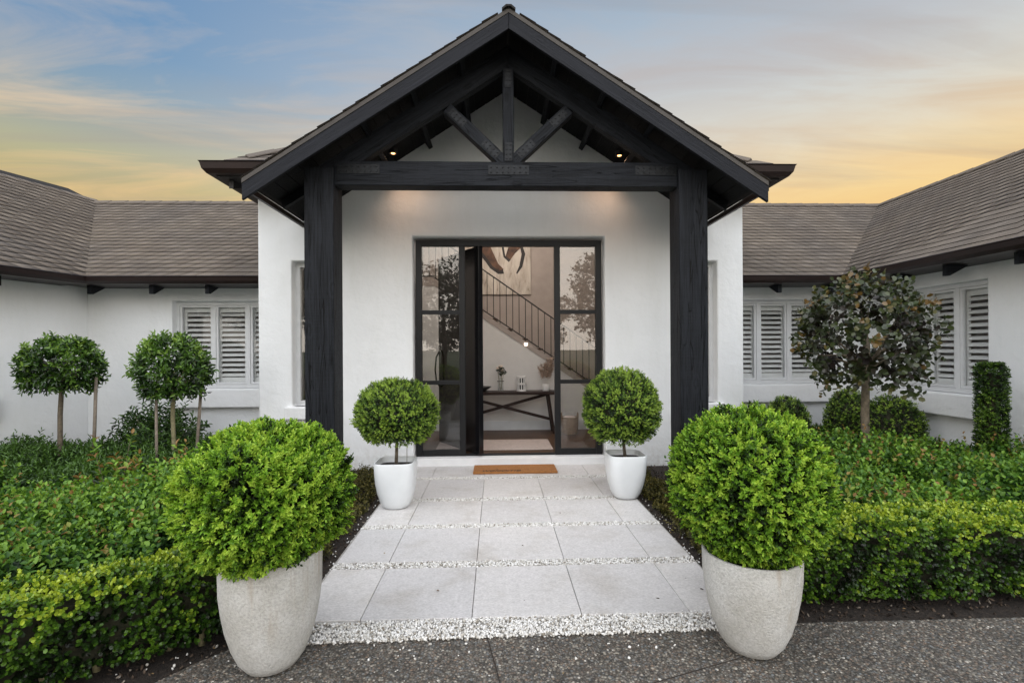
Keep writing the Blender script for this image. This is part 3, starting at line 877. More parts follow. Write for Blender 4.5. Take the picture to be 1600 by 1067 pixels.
# back slopes
hr = EH + PITCH * D
for poly, e, nn_ in (([(-13, 12.6), (BL, 12.6), (BL, 9.4), (-13, 9.4)], (0, 12.6), (0, -1)), ([(BR, 12.6), (11, 12.6), (11, 9.4), (BR, 9.4)], (0, 12.6), (0, -1))):
    roof_plane('roof', poly, e, nn_, hr - PITCH * 3.2, PITCH, 0, 0, 1, fine=False)
bx = rcx + 2 * D
roof_plane('roof', [(bx, 1.6), (bx, 9.4), (rcx + D, 9.4), (rcx + D, 1.6)], (bx, 0), (-1, 0), EH, PITCH, 0, 0, 1, fine=False)
# entry block hip: front slope either side of the porch roof, side slopes
HE, HP = 3.565, .68
ey0 = 5.62; hx0, hx1 = -3.19, 3.38
mid = (hx0 + hx1) / 2; apex_y = ey0 + (hx1 - hx0) / 2
rf = roof_plane('roof', [(hx0, ey0), (-1.72, ey0), (X0, 7.36), (mid, apex_y)], (0, ey0), (0, 1), HE, HP, -4, 4, 3.5, lap=0.0)
rf2 = roof_plane('roof', [(2.0, ey0), (hx1, ey0), (mid, apex_y), (X0, 7.36)], (0, ey0), (0, 1), HE, HP, -4, 4, 3.5, (-1, 0), lap=0.0)
roof_plane('roof', [(hx0, ey0), (mid, apex_y), (mid, 12.2), (hx0, 12.2)], (hx0, 0), (1, 0), HE, HP, 0, 0, 1, fine=False)
roof_plane('roof', [(hx1, ey0), (hx1, 12.2), (mid, 12.2), (mid, apex_y)], (hx1, 0), (-1, 0), HE, HP, 0, 0, 1, fine=False)
# porch roof decks (ridge runs towards the camera)
YF = 4.65
EO = 2.52
for sgn in (-1, 1):
    a = X0; b = X0 + sgn * EO; zA = AP + .032; zB = AP - k * EO + .032
    d = MB().prism([(a, YF + .03, zA), (b, YF + .03, zB), (b, YF + .03, zB - .021), (a, YF + .03, zA - .021)], (0, 2.9, 0)).build('porch_roof', M['underlay'], house)
    # soffit boards run from front to back under the rafters
    nb = 20; sl = math.hypot(1, k)
    for i in range(nb):
        o0 = .012 + i * (EO - .05) / nb; o1 = o0 + (EO - .05) / nb - .006
        bm_ = MB().prism([(X0 + sgn * o0, YF + .04, AP - k * o0), (X0 + sgn * o1, YF + .04, AP - k * o1), (X0 + sgn * o1, YF + .04, AP - k * o1 + .009), (X0 + sgn * o0, YF + .04, AP - k * o0 + .009)], (0, YW - YF - .045, 0))
        bm_.build('soffit_board', M['soffit'], house)
    # shingle courses, stepping along the verge; the front ones show as a notched edge
    nc = int((EO * sl - .03) / EXP)
    upv = Vector((-sgn, 0, k)) / sl; nn = Vector((sgn * k, 0, 1)) / sl
    for c in range(nc):
        s = (c + .5) * EXP
        base = Vector((X0 + sgn * EO, 0, AP + .034 - k * EO)) + upv * s
        for i in range(6):
            yy = YF - .018 + (i + .5) * TW + rng.uniform(0, .012)
            P = Vector((base.x, yy, base.z))
            m4 = Matrix((Vector((0, sgn, 0)), upv, nn)).transposed().to_4x4(); m4.translation = P + nn * (.010 + rng.uniform(0, .005))
            SH.append((1 / (P - Vector((0, 0, 1.456))).length * (1.0 if i == 0 else .3), m4 @ Matrix.Rotation(R(-2.6 - rng.uniform(0, 1.2)), 4, 'X') @ Matrix.Diagonal((1, 1, .9, 1)), d, 0))
    # barge board: plumb cut at both ends, mitred at the apex
    t0 = AP - .012; bh = .150
    poly = [(X0 + sgn * .0015, YF, t0), (b, YF, t0 - k * EO), (b, YF, t0 - k * EO - bh - .005), (X0 + sgn * .0015, YF, t0 - bh)]
    pw_ = [Vector(q) for q in poly]
    cen = Vector(((a + b) / 2, YF, t0 - k * EO / 2 - bh / 2))
    xa = Vector((sgn, 0, -k)).normalized(); ya = Vector((0, 1, 0)); za = xa.cross(ya)
    mw = Matrix((xa, ya, za)).transposed().to_4x4(); mw.translation = cen
    inv = mw.inverted()
    pm = MB().prism([inv @ q for q in pw_], inv.to_3x3() @ Vector((0, .035, 0)))
    bo = put('barge_board', pm.mesh('barge_board', M['barge']), house, mw)
    bv = bo.modifiers.new('bevel', 'BEVEL'); bv.width = .004; bv.segments = 2; bv.limit_method = 'ANGLE'
    MB().prism([(X0, YF - .004, t0 + .046), (b, YF - .004, t0 - k * EO + .046), (b, YF - .004, t0 - k * EO + .003), (X0, YF - .004, t0 + .003)], (0, .03, 0)).build('verge_strip', M['verge'], house)
    # eave board and rafter tails at the low edge
    MB().box(min(b, b - sgn * .03), max(b, b - sgn * .03), YF + .04, YW - .002, zB - .10, zB - .047).build('eave_board', M['gutter'], house)
    for yy in (5.35, 5.95):
        xs_ = X0 + sgn * (EO - .06)
        MB().prism([(xs_, yy, AP - k * (EO - .06) - .001), (xs_ - sgn * .30, yy, AP - k * (EO - .36) - .001), (xs_ - sgn * .30, yy, AP - k * (EO - .36) - .10), (xs_ - sgn * .02, yy, AP - k * (EO - .06) - .085)], (0, .05, 0)).build('rafter_tail', M['timber'], house)
    # purlins
    for off in (.48, .96, 1.44):
        xp = X0 + sgn * off; zp = AP - k * off
        timber('purlin', (xp, YF + .045, zp - .056), (xp, YW - .004, zp - .056), .055, .10, M['timber'], house, up=(sgn * k, 0, 1))
# ridge cap of the porch
MB().prism([(X0 - .06, YF - .03, AP + .0), (X0 - .02, YF - .03, AP + .033), (X0 + .02, YF - .03, AP + .033), (X0 + .06, YF - .03, AP + .0), (X0 + .065, YF - .03, AP + .016), (X0 + .025, YF - .03, AP + .050), (X0 - .025, YF - .03, AP + .050), (X0 - .065, YF - .03, AP + .016)], (0, 2.5, 0)).build('ridge_cap', M['underlay'], house)

# posts, truss
for x0, x1 in ((-1.925, -1.632), (1.900, 2.197)):
    timber('post', ((x0 + x1) / 2, 5.105, -.1), ((x0 + x1) / 2, 5.105, 3.30), x1 - x0, .29, M['timber'], house, up=(0, 1, 0), bevel=.008)
TY = 5.09
timber('tie_beam', (-1.634, TY, 3.256), (1.902, TY, 3.256), .17, .25, M['timber'], house, bevel=.008)
timber('king_post', (X0, TY - .02, 3.382), (X0, TY - .02, 4.36), .115, .115, M['timber'], house, up=(0, 1, 0))
for sgn in (-1, 1):
    pts = [(X0 + sgn * .002, TY, 4.355 + .23), (X0 + sgn * 1.96, TY, 4.355 + .23 - k * 1.958), (X0 + sgn * 1.96, TY, 4.355 - k * 1.958), (X0 + sgn * .002, TY, 4.355)]
    xa = Vector((sgn, 0, -k)).normalized(); ya = Vector((0, 1, 0)); za = xa.cross(ya)
    mw = Matrix((xa, ya, za)).transposed().to_4x4(); mw.translation = (X0 + sgn, TY - .075, 3.8)
    inv = mw.inverted(); pm = MB().prism([inv @ (Vector(q) - Vector((0, .075, 0))) for q in pts], inv.to_3x3() @ Vector((0, .09, 0)))
    put('rafter', pm.mesh('rafter', M['timber']), house, mw)
    timber('brace', (X0 + sgn * .035, TY - .012, 3.378), (X0 + sgn * .63, TY - .012, 3.935), .125, .118, M['timber'], house)


def plate(name, pts, y, bolts):
    mb = MB().prism([(x, y, z) for x, z in pts], (0, .006, 0))
    for bx_, bz in bolts:
        mb.lathe([(.0001, 0), (.0075, 0), (.0095, .004), (.0095, .009)], 8)
        kx = len(mb.v) - 32
        for i in range(kx, len(mb.v)):
            q = mb.v[i]; mb.v[i] = (bx_ + q[0], y - .007 + q[2], bz + q[1])
    return mb.build(name, M['plate'], house)


yb = TY - .085 - .0065
def grid(x0, x1, z0, z1, a, b): return [(x0 + (x1 - x0) * (i + .5) / a, z0 + (z1 - z0) * (j + .5) / b) for i in range(a) for j in range(b)]
plate('gusset_plate', [(X0 - .21, 3.245), (X0 + .21, 3.245), (X0 + .21, 3.345), (X0 - .21, 3.345)], yb, grid(X0 - .21, X0 + .21, 3.245, 3.345, 7, 2))
plate('gusset_plate', [(X0 - .038, 3.39), (X0 + .038, 3.39), (X0 + .038, 3.58), (X0 - .038, 3.58)], TY - .0845, grid(X0 - .038, X0 + .038, 3.39, 3.58, 2, 4))
plate('gusset_plate', [(X0 - .034, 4.15), (X0 + .034, 4.15), (X0 + .034, 4.335), (X0 - .034, 4.335)], TY - .0845, grid(X0 - .034, X0 + .034, 4.15, 4.335, 2, 4))
for sgn in (-1, 1):
    e0 = X0 + sgn * 1.745
    plate('gusset_plate', [(e0, 3.25), (e0 - sgn * .43, 3.25), (e0 - sgn * .43, 3.345), (e0, 3.345)] if sgn < 0 else [(e0 - .43, 3.25), (e0, 3.25), (e0, 3.345), (e0 - .43, 3.345)], yb,
          grid(min(e0, e0 - sgn * .43), max(e0, e0 - sgn * .43), 3.25, 3.345, 7, 2))
    ax_ = Vector((sgn * .545, .51)).normalized(); nx_ = Vector((-ax_.y, ax_.x))
    for t0, t1 in ((.03, .24), (.50, .70)):
        c0 = Vector((X0 + sgn * .085, 3.425))
        q = [c0 + ax_ * t0 - nx_ * .04, c0 + ax_ * t1 - nx_ * .04, c0 + ax_ * t1 + nx_ * .04, c0 + ax_ * t0 + nx_ * .04]
        bl = [c0 + ax_ * (t0 + (t1 - t0) * (i + .5) / 4) + nx_ * sx_ for i in range(4) for sx_ in (-.02, .02)]
        plate('gusset_plate', [(p.x, p.y) for p in q], TY - .0785, [(p.x, p.y) for p in bl])

# ---- gutters
def gutter(name, p0, p1, outn, h=.10, m0=0.0, m1=0.0):
    """half-round profile along p0->p1, outn = outward plan normal; m0, m1 mitre the ends"""
    p0 = Vector(p0); p1 = Vector(p1); u = (p1 - p0).normalized(); on = Vector((outn[0], outn[1], 0))
    prof = [(-.02, -h), (.05, -h + .004), (.085, -h * .62), (.10, -.012), (.112, 0), (.100, .006), (.088, 0), (.074, -h * .55), (.045, -h + .02), (-.02, -h + .015)]
    mb = MB(); n = len(prof)
    vs = [p0 + on * a + Vector((0, 0, b)) - u * a * m0 for a, b in prof] + [p1 + on * a + Vector((0, 0, b)) + u * a * m1 for a, b in prof]
    mb.add(vs, [(i, (i + 1) % n, (i + 1) % n + n, i + n) for i in range(n)] + [tuple(range(n - 1, -1, -1)), tuple(range(n, 2 * n))])
    return mb.build(name, M['gutter'], house, weld=True)


ge = EH + .005
gutter('gutter', (lcx, 6.65, ge), (BL - .005, 6.65, ge), (0, -1), m0=-.74)
gutter('gutter', (far[0], far[1], ge), (lcx, 6.65, ge), AN, m1=-.74)
gutter('gutter', (BR + .005, 6.65, ge), (rcx, 6.65, ge), (0, -1), m1=-1)
gutter('gutter', (rcx, 6.65, ge), (rcx, 1.6, ge), (-1, 0), m0=-1)
gb = HE + .004
gutter('gutter', (hx0, ey0, gb), (-2.02, ey0, gb), (0, -1), .125, m0=1)
gutter('gutter', (hx0, 11.8, gb), (hx0, ey0, gb), (-1, 0), .125, m1=1)
gutter('gutter', (2.30, ey0, gb), (hx1, ey0, gb), (0, -1), .125, m1=1)
gutter('gutter', (hx1, ey0, gb), (hx1, 11.8, gb), (1, 0), .125, m0=1)
# soffits under the block eaves, fascia lines of the wings
for a, b in ((hx0 + .02, -2.05), (2.33, hx1 - .02)):
    MB().box(a, b, ey0 + .022, YW - .002, HE - .135, HE - .105).build('soffit', M['dark'], house)
MB().box(hx0 + .02, BL - .002, YW, 11.8, HE - .135, HE - .105).build('soffit', M['dark'], house)
MB().box(BR + .002, hx1 - .02, YW, 11.8, HE - .135, HE - .105).build('soffit', M['dark'], house)
for sgn, xx in ((-1, -3.08), (1, 3.24)):
    MB().prism([(xx, 5.74, HE - .137), (xx, 6.06, HE - .137), (xx, 5.74, HE - .235)], (.05, 0, 0)).build('rafter_tail', M['dark'], house)
def tail(p, din, z, s=.30, w=.05):
    """rafter tail under the eave: p at the eave line, din = inward plan direction"""
    p = Vector((p[0], p[1], z)); d = Vector((din[0], din[1], 0)); a = Vector((-din[1], din[0], 0)) * w
    MB().prism([p + d * .06, p + d * .30, p + d * .30 + Vector((0, 0, -.01)), p + d * .10 + Vector((0, 0, -.115)), p + d * .06 + Vector((0, 0, -.115))], a).build('rafter_tail', M['timber'], house)
for x in (-5.43, -4.62, -3.88, -3.12): tail((x, 6.65), (0, 1), ge - .1)
for i in range(1, 5): tail((lcx + AD[0] * .85 * i, 6.65 + AD[1] * .85 * i), inn, ge - .1)
for x in (3.22, 4.02, 4.78): tail((x, 6.65), (0, 1), ge - .1)
for y in (5.85, 5.14, 4.4, 3.6): tail((rcx, y), (1, 0), ge - .1)
MB().box(lcx - .3, BL - .003, 6.68, YWING - .003, ge - .095, ge - .075).build('soffit', M['dark'], house)
MB().box(BR + .003, rcx + .2, 6.68, YWING - .003, ge - .095, ge - .075).build('soffit', M['dark'], house)
MB().box(rcx + .03, RCX - .003, 1.6, 6.675, ge - .095, ge - .075).build('soffit', M['dark'], house)
q0, q1 = Vector((lcx, 6.65, ge - .095)), Vector((far[0], far[1], ge - .095)); iv = Vector((inn[0], inn[1], 0))
MB().prism([q0 + iv * .03, q1 + iv * .03, q1 + iv * .447, q0 + iv * .447], (0, 0, .02)).build('soffit', M['dark'], house)
# ridge caps
def ridge(p0, p1, drop):
    p0, p1 = Vector(p0), Vector(p1); n_ = max(2, int((p1 - p0).length / .3)); u = (p1 - p0) / n_
    s_ = Vector((u.y, -u.x, 0)).normalized() * .12
    mb = MB()
    for i in range(n_):
        a = p0 + u * i + Vector((0, 0, .018)); b = p0 + u * (i + 1.12) + Vector((0, 0, .027))
        mb.prism([a - s_ - Vector((0, 0, drop)), a, a + s_ - Vector((0, 0, drop)), a + s_ + Vector((0, 0, .014 - drop)), a + Vector((0, 0, .016)), a - s_ + Vector((0, 0, .014 - drop))], b - a)
    return mb.build('ridge_cap', M['shingle_o'], house)
ridge((Rv[0], 9.4, hr), (BL, 9.4, hr), .075)
ridge((BR, 9.4, hr), (rcx + D, 9.4, hr), .075)
ridge((rcx + D, 9.4, hr), (rcx + D, 1.6, hr), .075)
h2 = EH + PITCH * RUN2
ridge((Rv[0], Rv[1], hr), (Rv2[0] - .25, Rv2[1] - .25, h2 + .01), .075)
ridge((Rv2[0] - .25, Rv2[1] - .25, h2), (far[0] + inn[0] * RUN2, far[1] + inn[1] * RUN2, h2), .075)
ridge((hx0 + .24, ey0 + .24, HE + .175), (mid, apex_y, HE + HP * (apex_y - ey0)), .06)
ridge((hx1 - .24, ey0 + .24, HE + .175), (mid, apex_y, HE + HP * (apex_y - ey0)), .06)

# ---- shingles: the 300 that show largest one by one, the rest as course sheets per roof
SH.sort(key=lambda t: -t[0])
for sc_, m4, o, q_ in SH[:300]:
    put('shingle', SHM[q_], o, m4)
by = {}
for sc_, m4, o, q_ in SH[300:]: by.setdefault((o.name, q_), []).append(m4)
for (nm, q_), ms in by.items():
    bv = np.array([v.co[:] for v in SHM[q_].vertices]); bf = [list(p.vertices) for p in SHM[q_].polygons]
    o = bpy.data.objects[nm]; A = np.array([np.array(m) for m in ms])
    v = np.einsum('nij,kj->nki', A[:, :3, :3], bv) + A[:, None, :3, 3]
    idx = (np.arange(len(ms))[:, None, None] * len(bv) + np.array(bf)[None]).ravel()
    w = Matrix.Translation(W[nm].translation)
    me = np_mesh('shingle_courses', (v - np.array(w.translation)).reshape(-1, 3), idx, 4, M['shingle_a'], np.repeat(rng.uniform(0, 1, len(ms)), len(bv)))
    me.materials.append(M['edge_shade'])
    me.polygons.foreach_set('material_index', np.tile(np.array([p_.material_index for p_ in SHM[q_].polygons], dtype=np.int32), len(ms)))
    put('shingle_courses', me, o, w, 'stuff')

# ---- entrance: steel door set with sidelights
fy0, fy1 = 6.215, 6.285
fr = MB()
fr.box(-1.018, -.942, fy0, fy1, .095, 2.845); fr.box(1.286, 1.362, fy0, fy1, .095, 2.845)
fr.box(-.942, 1.286, fy0, fy1, 2.768, 2.845); fr.box(-.468, -.392, fy0, fy1, .095, 2.768); fr.box(.752, .826, fy0, fy1, .095, 2.768)
for a, b in ((-.942, -.468), (.826, 1.286)): fr.box(a, b, fy0 + .002, fy1, .095, .172)
fr.box(-.392, .752, fy0 + .01, fy1, .095, .115)
ef = fr.build('door_frame', M['alu'], house, bevel=.003)
tr = []
for a, b in ((-.942, -.468), (.826, 1.286)):
    for z in (1.902, 1.006): MB().box(a, b, fy0 + .006, fy1 - .006, z, z + .05).build('glazing_bar', M['alu'], ef)
    for z0, z1 in ((.172, 1.006), (1.056, 1.902), (1.952, 2.768)): MB().box(a, b, 6.246, 6.252, z0, z1).build('pane', M['doorglass'], ef)
MB().box(DX0, DX1, YW - .012, 6.345, -.1, .093).build('door_sill', M['threshold'], house, bevel=.006)
# pivot door standing open
a_ = R(33); piv = Vector((-.262, 6.27, 0)); dd = Vector((-math.sin(a_), math.cos(a_), 0)); dn = Vector((dd.y, -dd.x, 0))
mw = Matrix(((dd.x, -dn.x, 0, piv.x), (dd.y, -dn.y, 0, piv.y), (0, 0, 1, .118), (0, 0, 0, 1)))
dl = MB().box(-.13, 1.0, -.032, .032, 0, 2.64)
door = put('door', dl.mesh('door', M['door']), house, mw)
bvm = door.modifiers.new('bevel', 'BEVEL'); bvm.width = .003; bvm.segments = 2
tag(door)
hp = [(.93, .032, .80), (.935, .06, .82), (.96, .09, .88), (.975, .10, 1.04), (.96, .09, 1.22), (.935, .06, 1.30), (.93, .032, 1.32)]
MB().tube(hp, .012, 10).build('handle', M['iron'], door, local=True, smooth=True)
hq = [(p[0], -p[1], p[2]) for p in hp]
MB().tube(hq, .012, 10).build('handle', M['iron'], door, local=True, smooth=True)

# ---- foyer
FZ = .10
IY = 9.25; SY = 8.14
fl = MB().box(BL + .252, BR - .252, 6.346, IY + .3, FZ - .06, FZ).build('floor', M['woodfloor'], house)
MB().box(BL + .252, BR - .252, IY, IY + .1, FZ, 4.4).build('interior_wall', M['taupe'], house)
# closed side walls of the stairwell, lit by added unseen ceiling lamps
MB().box(BL + .252, BL + .30, 6.352, IY, FZ, 3.78).build('interior_wall', M['intwall'], house)
MB().box(BR - .30, BR - .252, 6.352, IY, FZ, 3.78).build('interior_wall', M['intwall'], house)
MB().box(BL + .252, BR - .252, 6.352, IY, 3.80, 3.84).build('ceiling', M['intwall'], house)
for x_, y_ in ((-.7, 7.1), (.9, 7.1), (.2, 8.0)):  # unseen ceiling lamps added to brighten the hall
    lp = MB().lathe([(.0001, 0), (.06, 0), (.075, .012), (.075, .03)], 20, (x_, y_, 3.77)).build('hall_fill_light', M['stairlamp'], house)
    ld = bpy.data.lights.new('hall_fill_light', 'POINT'); ld.energy = 20; ld.color = (1, .88, .78); ld.shadow_soft_size = .08
    lo = bpy.data.objects.new('hall_fill_bulb', ld); link(lo, lp, Matrix.Translation((x_, y_, 3.70)))
# stair: wall below, stringer, railing
sl_ = -.675
zb = lambda x: 1.97 + sl_ * (x + .225)        # lower edge of the stringer
LX = -1.02
st = MB().prism([(2.58, SY, FZ), (LX, SY, FZ), (LX, SY, zb(LX)), (2.58, SY, FZ + .001)], (0, .08, 0)).build('stair_wall', M['intwall'], house)
MB().box(BL + .302, LX, SY, SY + .08, FZ, zb(LX)).build('stair_wall', M['intwall'], house)
MB().box(BL + .302, 2.6, SY - .016, SY - .001, FZ, FZ + .15).build('skirting', M['whiteframe'], house)
stair = MB().prism([(LX, SY - .01, zb(LX)), (2.58, SY - .01, zb(2.58)), (2.58, SY - .01, zb(2.58) + .10), (LX, SY - .01, zb(LX) + .10)], (0, .10, 0)).build('staircase', M['stair'], house)
MB().box(BL + .302, LX, SY - .01, SY + .09, zb(LX) - .0, zb(LX) + .10).build('landing_edge', M['stair'], stair)
for i in range(14):
    x1 = 2.58 - i * .255; z = FZ + .17 * (i + 1)
    MB().box(x1 - .27, x1, SY + .095, IY - .002, z - .03, z).build('tread', M['woodfloor'], stair)
MB().box(BL + .302, LX, SY + .095, IY - .002, zb(LX) + .03, zb(LX) + .10).build('landing', M['woodfloor'], stair)
ry = SY + .03
rail0 = lambda x: zb(x) + .145
top0 = lambda x: 2.795 - .70 * (x + .225)
MB().bar((LX, ry, rail0(LX)), (2.45, ry, rail0(2.45)), .02, .018).build('bottom_rail', M['iron'], stair)
MB().bar((LX, ry, top0(LX)), (2.45, ry, top0(2.45)), .035, .018).build('handrail', M['iron'], stair)
x = LX + .02
while x < 2.44:
    MB().box(x - .006, x + .006, ry - .006, ry + .006, rail0(x) - (.0 if int(x * 10) % 4 else .05), top0(x)).build('baluster', M['iron'], stair); x += .107
MB().box(BL + .302, LX, ry - .01, ry + .01, zb(LX) + .16, zb(LX) + .178).build('bottom_rail', M['iron'], stair)
MB().box(BL + .302, LX, ry - .015, ry + .015, top0(LX), top0(LX) + .018).build('handrail', M['iron'], stair)
x = LX - .09
while x > BL + .35:
    MB().box(x - .006, x + .006, ry - .006, ry + .006, zb(LX) + .178, top0(LX)).build('baluster', M['iron'], stair); x -= .107
# little lit stair lamps on the stringer
for lx_ in (.50, 1.43):
    lz = zb(lx_) + .05
    sl2 = MB().box(lx_ - .024, lx_ + .024, SY - .022, SY - .012, lz - .02, lz + .02).build('stair_light', M['stairlamp'], house, bevel=.004)
# porch downlights under the soffit
for sgn, xd in ((-1, -1.20), (1, 1.49)):
    zd = AP - k * abs(xd - X0) - .006
    dl_ = MB().lathe([(.0001, .0), (.024, 0), (.024, .004)], 20, (xd, 5.78, zd - .035)).build('downlight', M['warm'], house)
    MB().lathe([(.031, -.002), (.048, -.002), (.05, .05), (.031, .05)], 20, (xd, 5.78, zd - .035)).build('bezel', M['iron'], dl_)
    ld = bpy.data.lights.new('downlight', 'SPOT'); ld.energy = 12; ld.spot_size = R(140); ld.spot_blend = 1.0; ld.color = (1, .60, .36); ld.shadow_soft_size = .06
    lo = bpy.data.objects.new('downlight_bulb', ld)
    m4 = Matrix.Translation((xd, 5.78, zd - .05)) @ Matrix.Rotation(R(-4), 4, 'X') @ Matrix.Rotation(R(16 * sgn), 4, 'Y')
    link(lo, dl_, m4)

# ================================================================== THINGS IN THE FOYER
pnt = thing('painting', 'large rust and black brush-stroke canvas hanging above the stair rail', 'painting', (.01, IY - .03, 3.1))
m_, q_, p_, o_ = mat('painted_canvas')
t_ = q_.n('ShaderNodeTexCoord').outputs['Object']
c_ = q_.ramp(q_.noise(q_.mapping(t_, (5, 5, 1.2)), 1.6, 7, .7, .6), [(.32, (.10, .075, .06)), (.42, (.42, .36, .30)), (.6, (.60, .55, .48)), (.8, (.50, .42, .34))])
q_.l(c_, p_.inputs['Base Color']); p_.inputs['Roughness'].default_value = .7
MB().box(-.64, .665, IY - .04, IY - .003, 2.485, 3.74).build('canvas', m_, pnt)
sb = simple('brush_stroke_brown', (.085, .04, .022), .7, 0, .7, 7); sd_ = simple('brush_stroke_black', (.02, .016, .015), .7, 0, .5, 7)
def stroke(pts, wds, m, dz):
    mb = MB(); vs = []
    for i, (x, z) in enumerate(pts):
        a = pts[max(i - 1, 0)]; b = pts[min(i + 1, len(pts) - 1)]; t = Vector((b[0] - a[0], b[1] - a[1])).normalized(); n_ = Vector((-t.y, t.x)) * wds[i]
        vs += [(x + n_.x, IY - .0405 - dz, z + n_.y), (x - n_.x, IY - .0405 - dz, z - n_.y)]
    mb.add(vs, [(2 * i, 2 * i + 2, 2 * i + 3, 2 * i + 1) for i in range(len(pts) - 1)])
    return mb.build('brush_stroke', m, pnt)
stroke([(-.42, 3.65), (-.25, 3.42), (-.13, 3.2), (.0, 3.02), (.13, 2.93)], [.05, .13, .11, .07, .04], sb, .001)
stroke([(-.40, 3.45), (-.22, 3.2), (-.08, 3.0), (.06, 2.90), (.15, 2.92)], [.02, .03, .03, .03, .045], sd_, .002)
stroke([(.52, 3.65), (.40, 3.45), (.30, 3.30), (.22, 3.14)], [.12, .12, .08, .05], sb, .001)
stroke([(.20, 3.60), (.14, 3.36), (.17, 3.20), (.27, 3.12)], [.015, .02, .02, .03], sd_, .002)
stroke([(.46, 3.5), (.53, 3.25), (.48, 3.02), (.40, 2.88)], [.02, .035, .03, .012], sd_, .002)

CT = thing('console_table', 'dark wooden console table with crossed braces under the stair', 'console table', (.1, 7.86, FZ))
tx0, tx1, ty0, ty1, tz = -.72, .965, 7.68, 8.06, .772
MB().box(tx0, tx1, ty0, ty1, tz - .045, tz).build('tabletop', M['tablewood'], CT, bevel=.004)
for xs_, s_ in ((-.60, -1), (.83, 1)):
    for yy in (7.74, 8.0):
        MB().bar((xs_, yy, tz - .046), (xs_ + s_ * .09, yy, FZ), .04, .04, up=(1, 0, 0)).build('leg', M['tablewood'], CT)
MB().bar((-.60, 7.86, .71), (.90, 7.86, .31), .03, .045).build('brace', M['tablewood'], CT)
MB().bar((.80, 7.895, .71), (-.66, 7.895, .31), .03, .045).build('brace', M['tablewood'], CT)
# bowl
bo = MB().lathe([(.0001, .0), (.06, 0), (.10, .03), (.165, .075), (.16, .08), (.09, .04), (.05, .012), (.0001, .012)], 28, (-.24, 7.86, tz)).build('bowl', M['bowl'], None, smooth=True)
tag(bo, 'shallow black bowl on the console table beside the door edge', 'bowl')
# glass vase with roses
vs = thing('flower_vase', 'clear glass vase holding cream flowers and dark leaves on the console', 'vase', (.07, 7.86, tz))
MB().lathe([(.0001, 0.002), (.045, .002), (.045, .13), (.032, .17), (.032, .215), (.029, .215), (.029, .17), (.041, .13), (.041, .012), (.0001, .012)], 24, (.07, 7.86, tz)).build('vase', M['vaseglass'], vs, smooth=True)
MB().box(.015, .125, 7.855, 7.865, tz + .155, tz + .168).build('band', M['iron'], vs)
mb = MB()
for i in range(5):
    a = i * 1.3; mb.tube([(.07 + .01 * math.cos(a), 7.86 + .01 * math.sin(a), tz + .02), (.07 + .055 * math.cos(a), 7.86 + .04 * math.sin(a), tz + .33)], .003, 5)
mb.build('stem', M['palebark'], vs)
for fx_, fz in ((.035, .37), (.075, .40), (.09, .345)):
    mb = MB()
    for L_ in range(3):
        mb.lathe([(.004, -.025), (.030 - .007 * L_, -.008), (.034 - .009 * L_, .012), (.024 - .007 * L_, .022)], 9, (fx_, 7.86, tz + fz), fn=lambda a, z: 1 + .16 * math.sin(3 * a + L_))
    mb.build('flower', M['petal'], vs)
pp = np.array([.075, 7.86, tz + .32]) + rng.normal(0, .035, (26, 3)) * np.array([1, .6, 1])
leaves_obj('leaves', sprigs(pp, sphere_pts(26), 4, .04, .045, .024, np.full(26, .1)), M['lf_dark'], vs)
# lantern
ln_ = thing('lantern', 'white openwork lantern standing in the middle of the console table', 'lantern', (.405, 7.86, tz))
mb = MB()
for zz in (0.0, .105, .215): mb.lathe([(.055, zz), (.075, zz), (.078, zz + .018), (.072, zz + .03), (.055, zz + .03), (.055, zz)], 24, (.405, 7.86, tz))
for i in range(10):
    a = 2 * math.pi * i / 10 + .3; mb.bar((.405 + .067 * math.cos(a), 7.86 + .067 * math.sin(a), tz + .02), (.405 + .067 * math.cos(a), 7.86 + .067 * math.sin(a), tz + .225), .017, .014, up=(math.cos(a), math.sin(a), 0))
mb.build('lantern_frame', M['ceramic'], ln_)
MB().lathe([(.0001, .20), (.056, .20), (.056, .01), (.0001, .01)], 16, (.405, 7.86, tz + .01)).build('dark_core', M['bowl'], ln_)  # black core added for the shade inside the lantern openings
# pampas vase
pv = thing('pampas_vase', 'white pot of dried beige pampas plumes at the right end of the console', 'vase', (.80, 7.84, tz))
MB().lathe([(.0001, 0), (.05, 0), (.06, .03), (.058, .10), (.05, .115), (.045, .11), (.05, .03), (.0001, .02)], 24, (.80, 7.84, tz)).build('pot', M['ceramic'], pv, smooth=True)
P_, D_ = [], []
for i in range(18):
    a = rng.uniform(0, 6.28); e = rng.uniform(.1, .75); tip = np.array([.10 * math.cos(a) * e * 2, .07 * math.sin(a) * e * 2, rng.uniform(.24, .42)])
    for t in np.linspace(.45, 1, 14): P_.append(np.array([.80, 7.84, tz + .08]) + tip * t); D_.append(tip + rng.normal(0, .1, 3))
leaves_obj('plumes', sprigs(np.array(P_), np.array(D_), 4, .03, .05, .012, rng.uniform(.2, 1, len(P_)), spread=(50, 30)), M['pampas'], pv)
